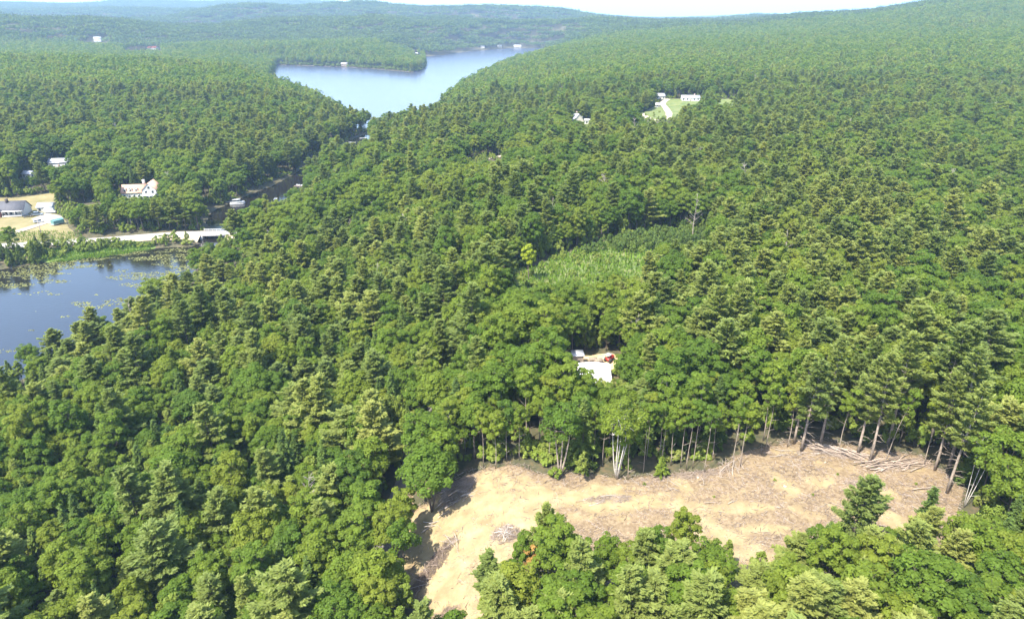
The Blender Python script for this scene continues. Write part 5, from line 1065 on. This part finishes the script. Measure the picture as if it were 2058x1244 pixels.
# ------------------------------------------------------------------ bridge, boats, docks, poles
br = thing('bridge', 'short road bridge on dark girders between the pond and the channel', 'bridge', (-144.8, 322.1, 0), math.radians(2.5))
boxo('deck', br, (0, 0, 1.85), (13.0, 7.6, .35), M['concrete'])
for yy in (-3.2, -1.1, 1.1, 3.2): boxo('girder', br, (0, yy, 1.35), (12.6, .35, .65), M['rustbeam'])
for xx in (-6.2, 6.2): boxo('abutment', br, (xx, 0, .1), (1.2, 8.0, 3.1), M['concrete'])
for yy in (-3.6, 3.6):
    rl = boxo('railing', br, (0, yy, 2.95), (14.5, .14, .22), M['steel']); boxo('lower_rail', rl, (0, 0, -.4), (14.5, .1, .12), M['steel'])
    for k in range(8): boxo('post', rl, (-7 + 2 * k, .02 if yy > 0 else -.02, -.5), (.14, .16, 1.1), M['steel'])
pt = thing('pontoon_boat', 'white pontoon boat with a canopy moored on the wooded bank of the channel', 'boat', (-158.5, 386.5, 0), math.radians(12))
for yy in (-1.0, 1.0):
    m = MB(); m.tube([(-4.0, yy, .15), (-3.2, yy, .1), (3.2, yy, .1), (4.2, yy, .3)], [.33, .38, .38, .12], 6); obj('pontoon', m.mesh('pontoon', [M['steel']], True), pt)
boxo('deck', pt, (0, 0, .55), (8.2, 2.6, .14), M['white']); boxo('canopy', pt, (-.4, 0, 2.55), (4.4, 2.5, .1), M['white'])
for yy in (-1.26, 1.26): boxo('side_panel', pt, (0, yy, .98), (7.6, .06, .72), M['white'])
boxo('side_panel', pt, (3.8, 0, .98), (.06, 2.5, .72), M['white']); boxo('bench', pt, (2.6, 0, .85), (1.4, 2.2, .45), M['bluegrey']); boxo('console', pt, (-.6, .7, 1.1), (.7, .7, .95), M['white']); boxo('outboard', pt, (-4.4, 0, .7), (.5, .4, 1.0), M['blackpaint'])
for xx in (-2.5, 1.7):
    for yy in (-1.2, 1.2): boxo('canopy_post', pt, (xx, yy, 1.7), (.06, .06, 1.7), M['steel'])
def dock(label, x, y, rz, L, w=1.8):
    t = thing('dock', label, 'dock', (x, y, 0), rz)
    for k in range(int(L / .5)): boxo('plank', t, (-L / 2 + .25 + k * .5, 0, .62), (.46, w, .09), M['wood'])
    for xx in np.linspace(-L / 2 + .3, L / 2 - .3, 3):
        for yy in (-w / 2 + .1, w / 2 - .1): boxo('pile', t, (xx, yy, -.4), (.16, .16, 1.95), M['wood'])
dock('wooden dock behind the pontoon boat', -164.0, 388.0, math.radians(12), 6)
dock('narrow dock jutting from the far bank of the channel', -134.0, 428.0, math.radians(176), 8)
def skiff(label, x, y, rz, L=5.2):
    t = thing('motorboat', label, 'boat', (x, y, 0), rz); xs = np.array([-.5, -.2, .15, .38, .5]) * L; hw2 = np.array([.95, 1.0, .92, .55, .06]); b = MB()
    top = [(x_, s * w_, .62 + .12 * max(0, x_) / L * 2) for s in (-1, 1) for x_, w_ in zip(xs, hw2)]; bot = [(x_ * .94, s * w_ * .6, -.15) for s in (-1, 1) for x_, w_ in zip(xs, hw2)]; v = top + bot
    q = [(i, i + 1, 11 + i, 10 + i) for i in range(4)] + [(6 + i, 5 + i, 15 + i, 16 + i) for i in range(4)] + [(10 + i, 11 + i, 16 + i, 15 + i) for i in range(4)] + [(0, 10, 15, 5), (4, 9, 19, 14)]
    b.add(v, q); b.add([(x_ * .97, s * w_ * .9, .40) for s in (-1, 1) for x_, w_ in zip(xs, hw2)], [(i, i + 5, i + 6, i + 1) for i in range(4)]); obj('hull', b.mesh('hull', [M['white']]), t)
    boxo('windscreen', t, (.5, 0, .95), (.1, 1.5, .5), M['glass']); boxo('seat', t, (-.8, 0, .6), (.6, 1.3, .4), M['bluegrey']); boxo('outboard', t, (-L / 2 - .2, 0, .6), (.4, .35, .9), M['blackpaint'])
skiff('white motorboat tied at the narrow channel dock', -135.6, 431.5, math.radians(160)); skiff('small white boat moored under the trees below the narrow dock', -139.5, 396, math.radians(100), 4.6)
skiff('white boat on the dark upper channel among tall trees', -136, 590, math.radians(170), 6.5); skiff('white boat moored just upstream of its twin on the dark upper channel', -131, 612, math.radians(20), 6.5)
def upole(label, x, y, h=9.5, rz=.4):
    t = thing('utility_pole', label, 'utility pole', (x, y, gz(x, y) - .3), rz); m = MB(); m.tube([(0, 0, 0), (0, 0, h)], [.19, .12], 6); obj('post', m.mesh('post', [M['dead']], True), t); boxo('crossarm', t, (0, 0, h - .8), (.12, 2.2, .14), M['wood'])
    for yy in (-.9, 0, .9): boxo('insulator', t, (0, yy, h - .62), (.1, .1, .22), M['white'])
    return Vector((x, y, gz(x, y) - .3 + h - .55))
pA = upole('pale utility pole by the causeway road in front of the dark trees', -187.5, 325.5); pB = upole('utility pole beside the road at the foot of the dry field', -222, 310); pC = upole('utility pole at the wooded end of the causeway near the bridge', -157.5, 331)
for a, b_, lab in ((pB, pA, 'sagging wire from the field pole to the causeway pole'), (pA, pC, 'sagging wire from the causeway pole to the bridge pole')):
    m = MB(); tt = np.linspace(0, 1, 13); P_ = np.array([list(a.lerp(b_, t)) for t in tt]); P_[:, 2] -= 1.2 * 4 * tt * (1 - tt) * .5; m.tube(P_, .025, 4); tag(obj('power_wire', m.mesh('power_wire', [M['blackpaint']])), lab, 'wire')

# ------------------------------------------------------------------ the hazy air
hz = MB(); hz.box((0, 0, 225), (54000, 54000, 470)); hm = bpy.data.materials.new('haze_air'); hm.use_nodes = True; hn = hm.node_tree.nodes; hn.remove(hn['Principled BSDF'])
pv = hn.new('ShaderNodeVolumePrincipled'); pv.inputs['Color'].default_value = (.46, .69, 1.0, 1); pv.inputs['Density'].default_value = 0.95e-4; pv.inputs['Anisotropy'].default_value = 0.0
hm.node_tree.links.new(pv.outputs[0], hn['Material Output'].inputs['Volume'])
tag(obj('haze', hz.mesh('haze', [hm])), 'thin bluish summer haze over the valley', 'haze', kind='stuff')
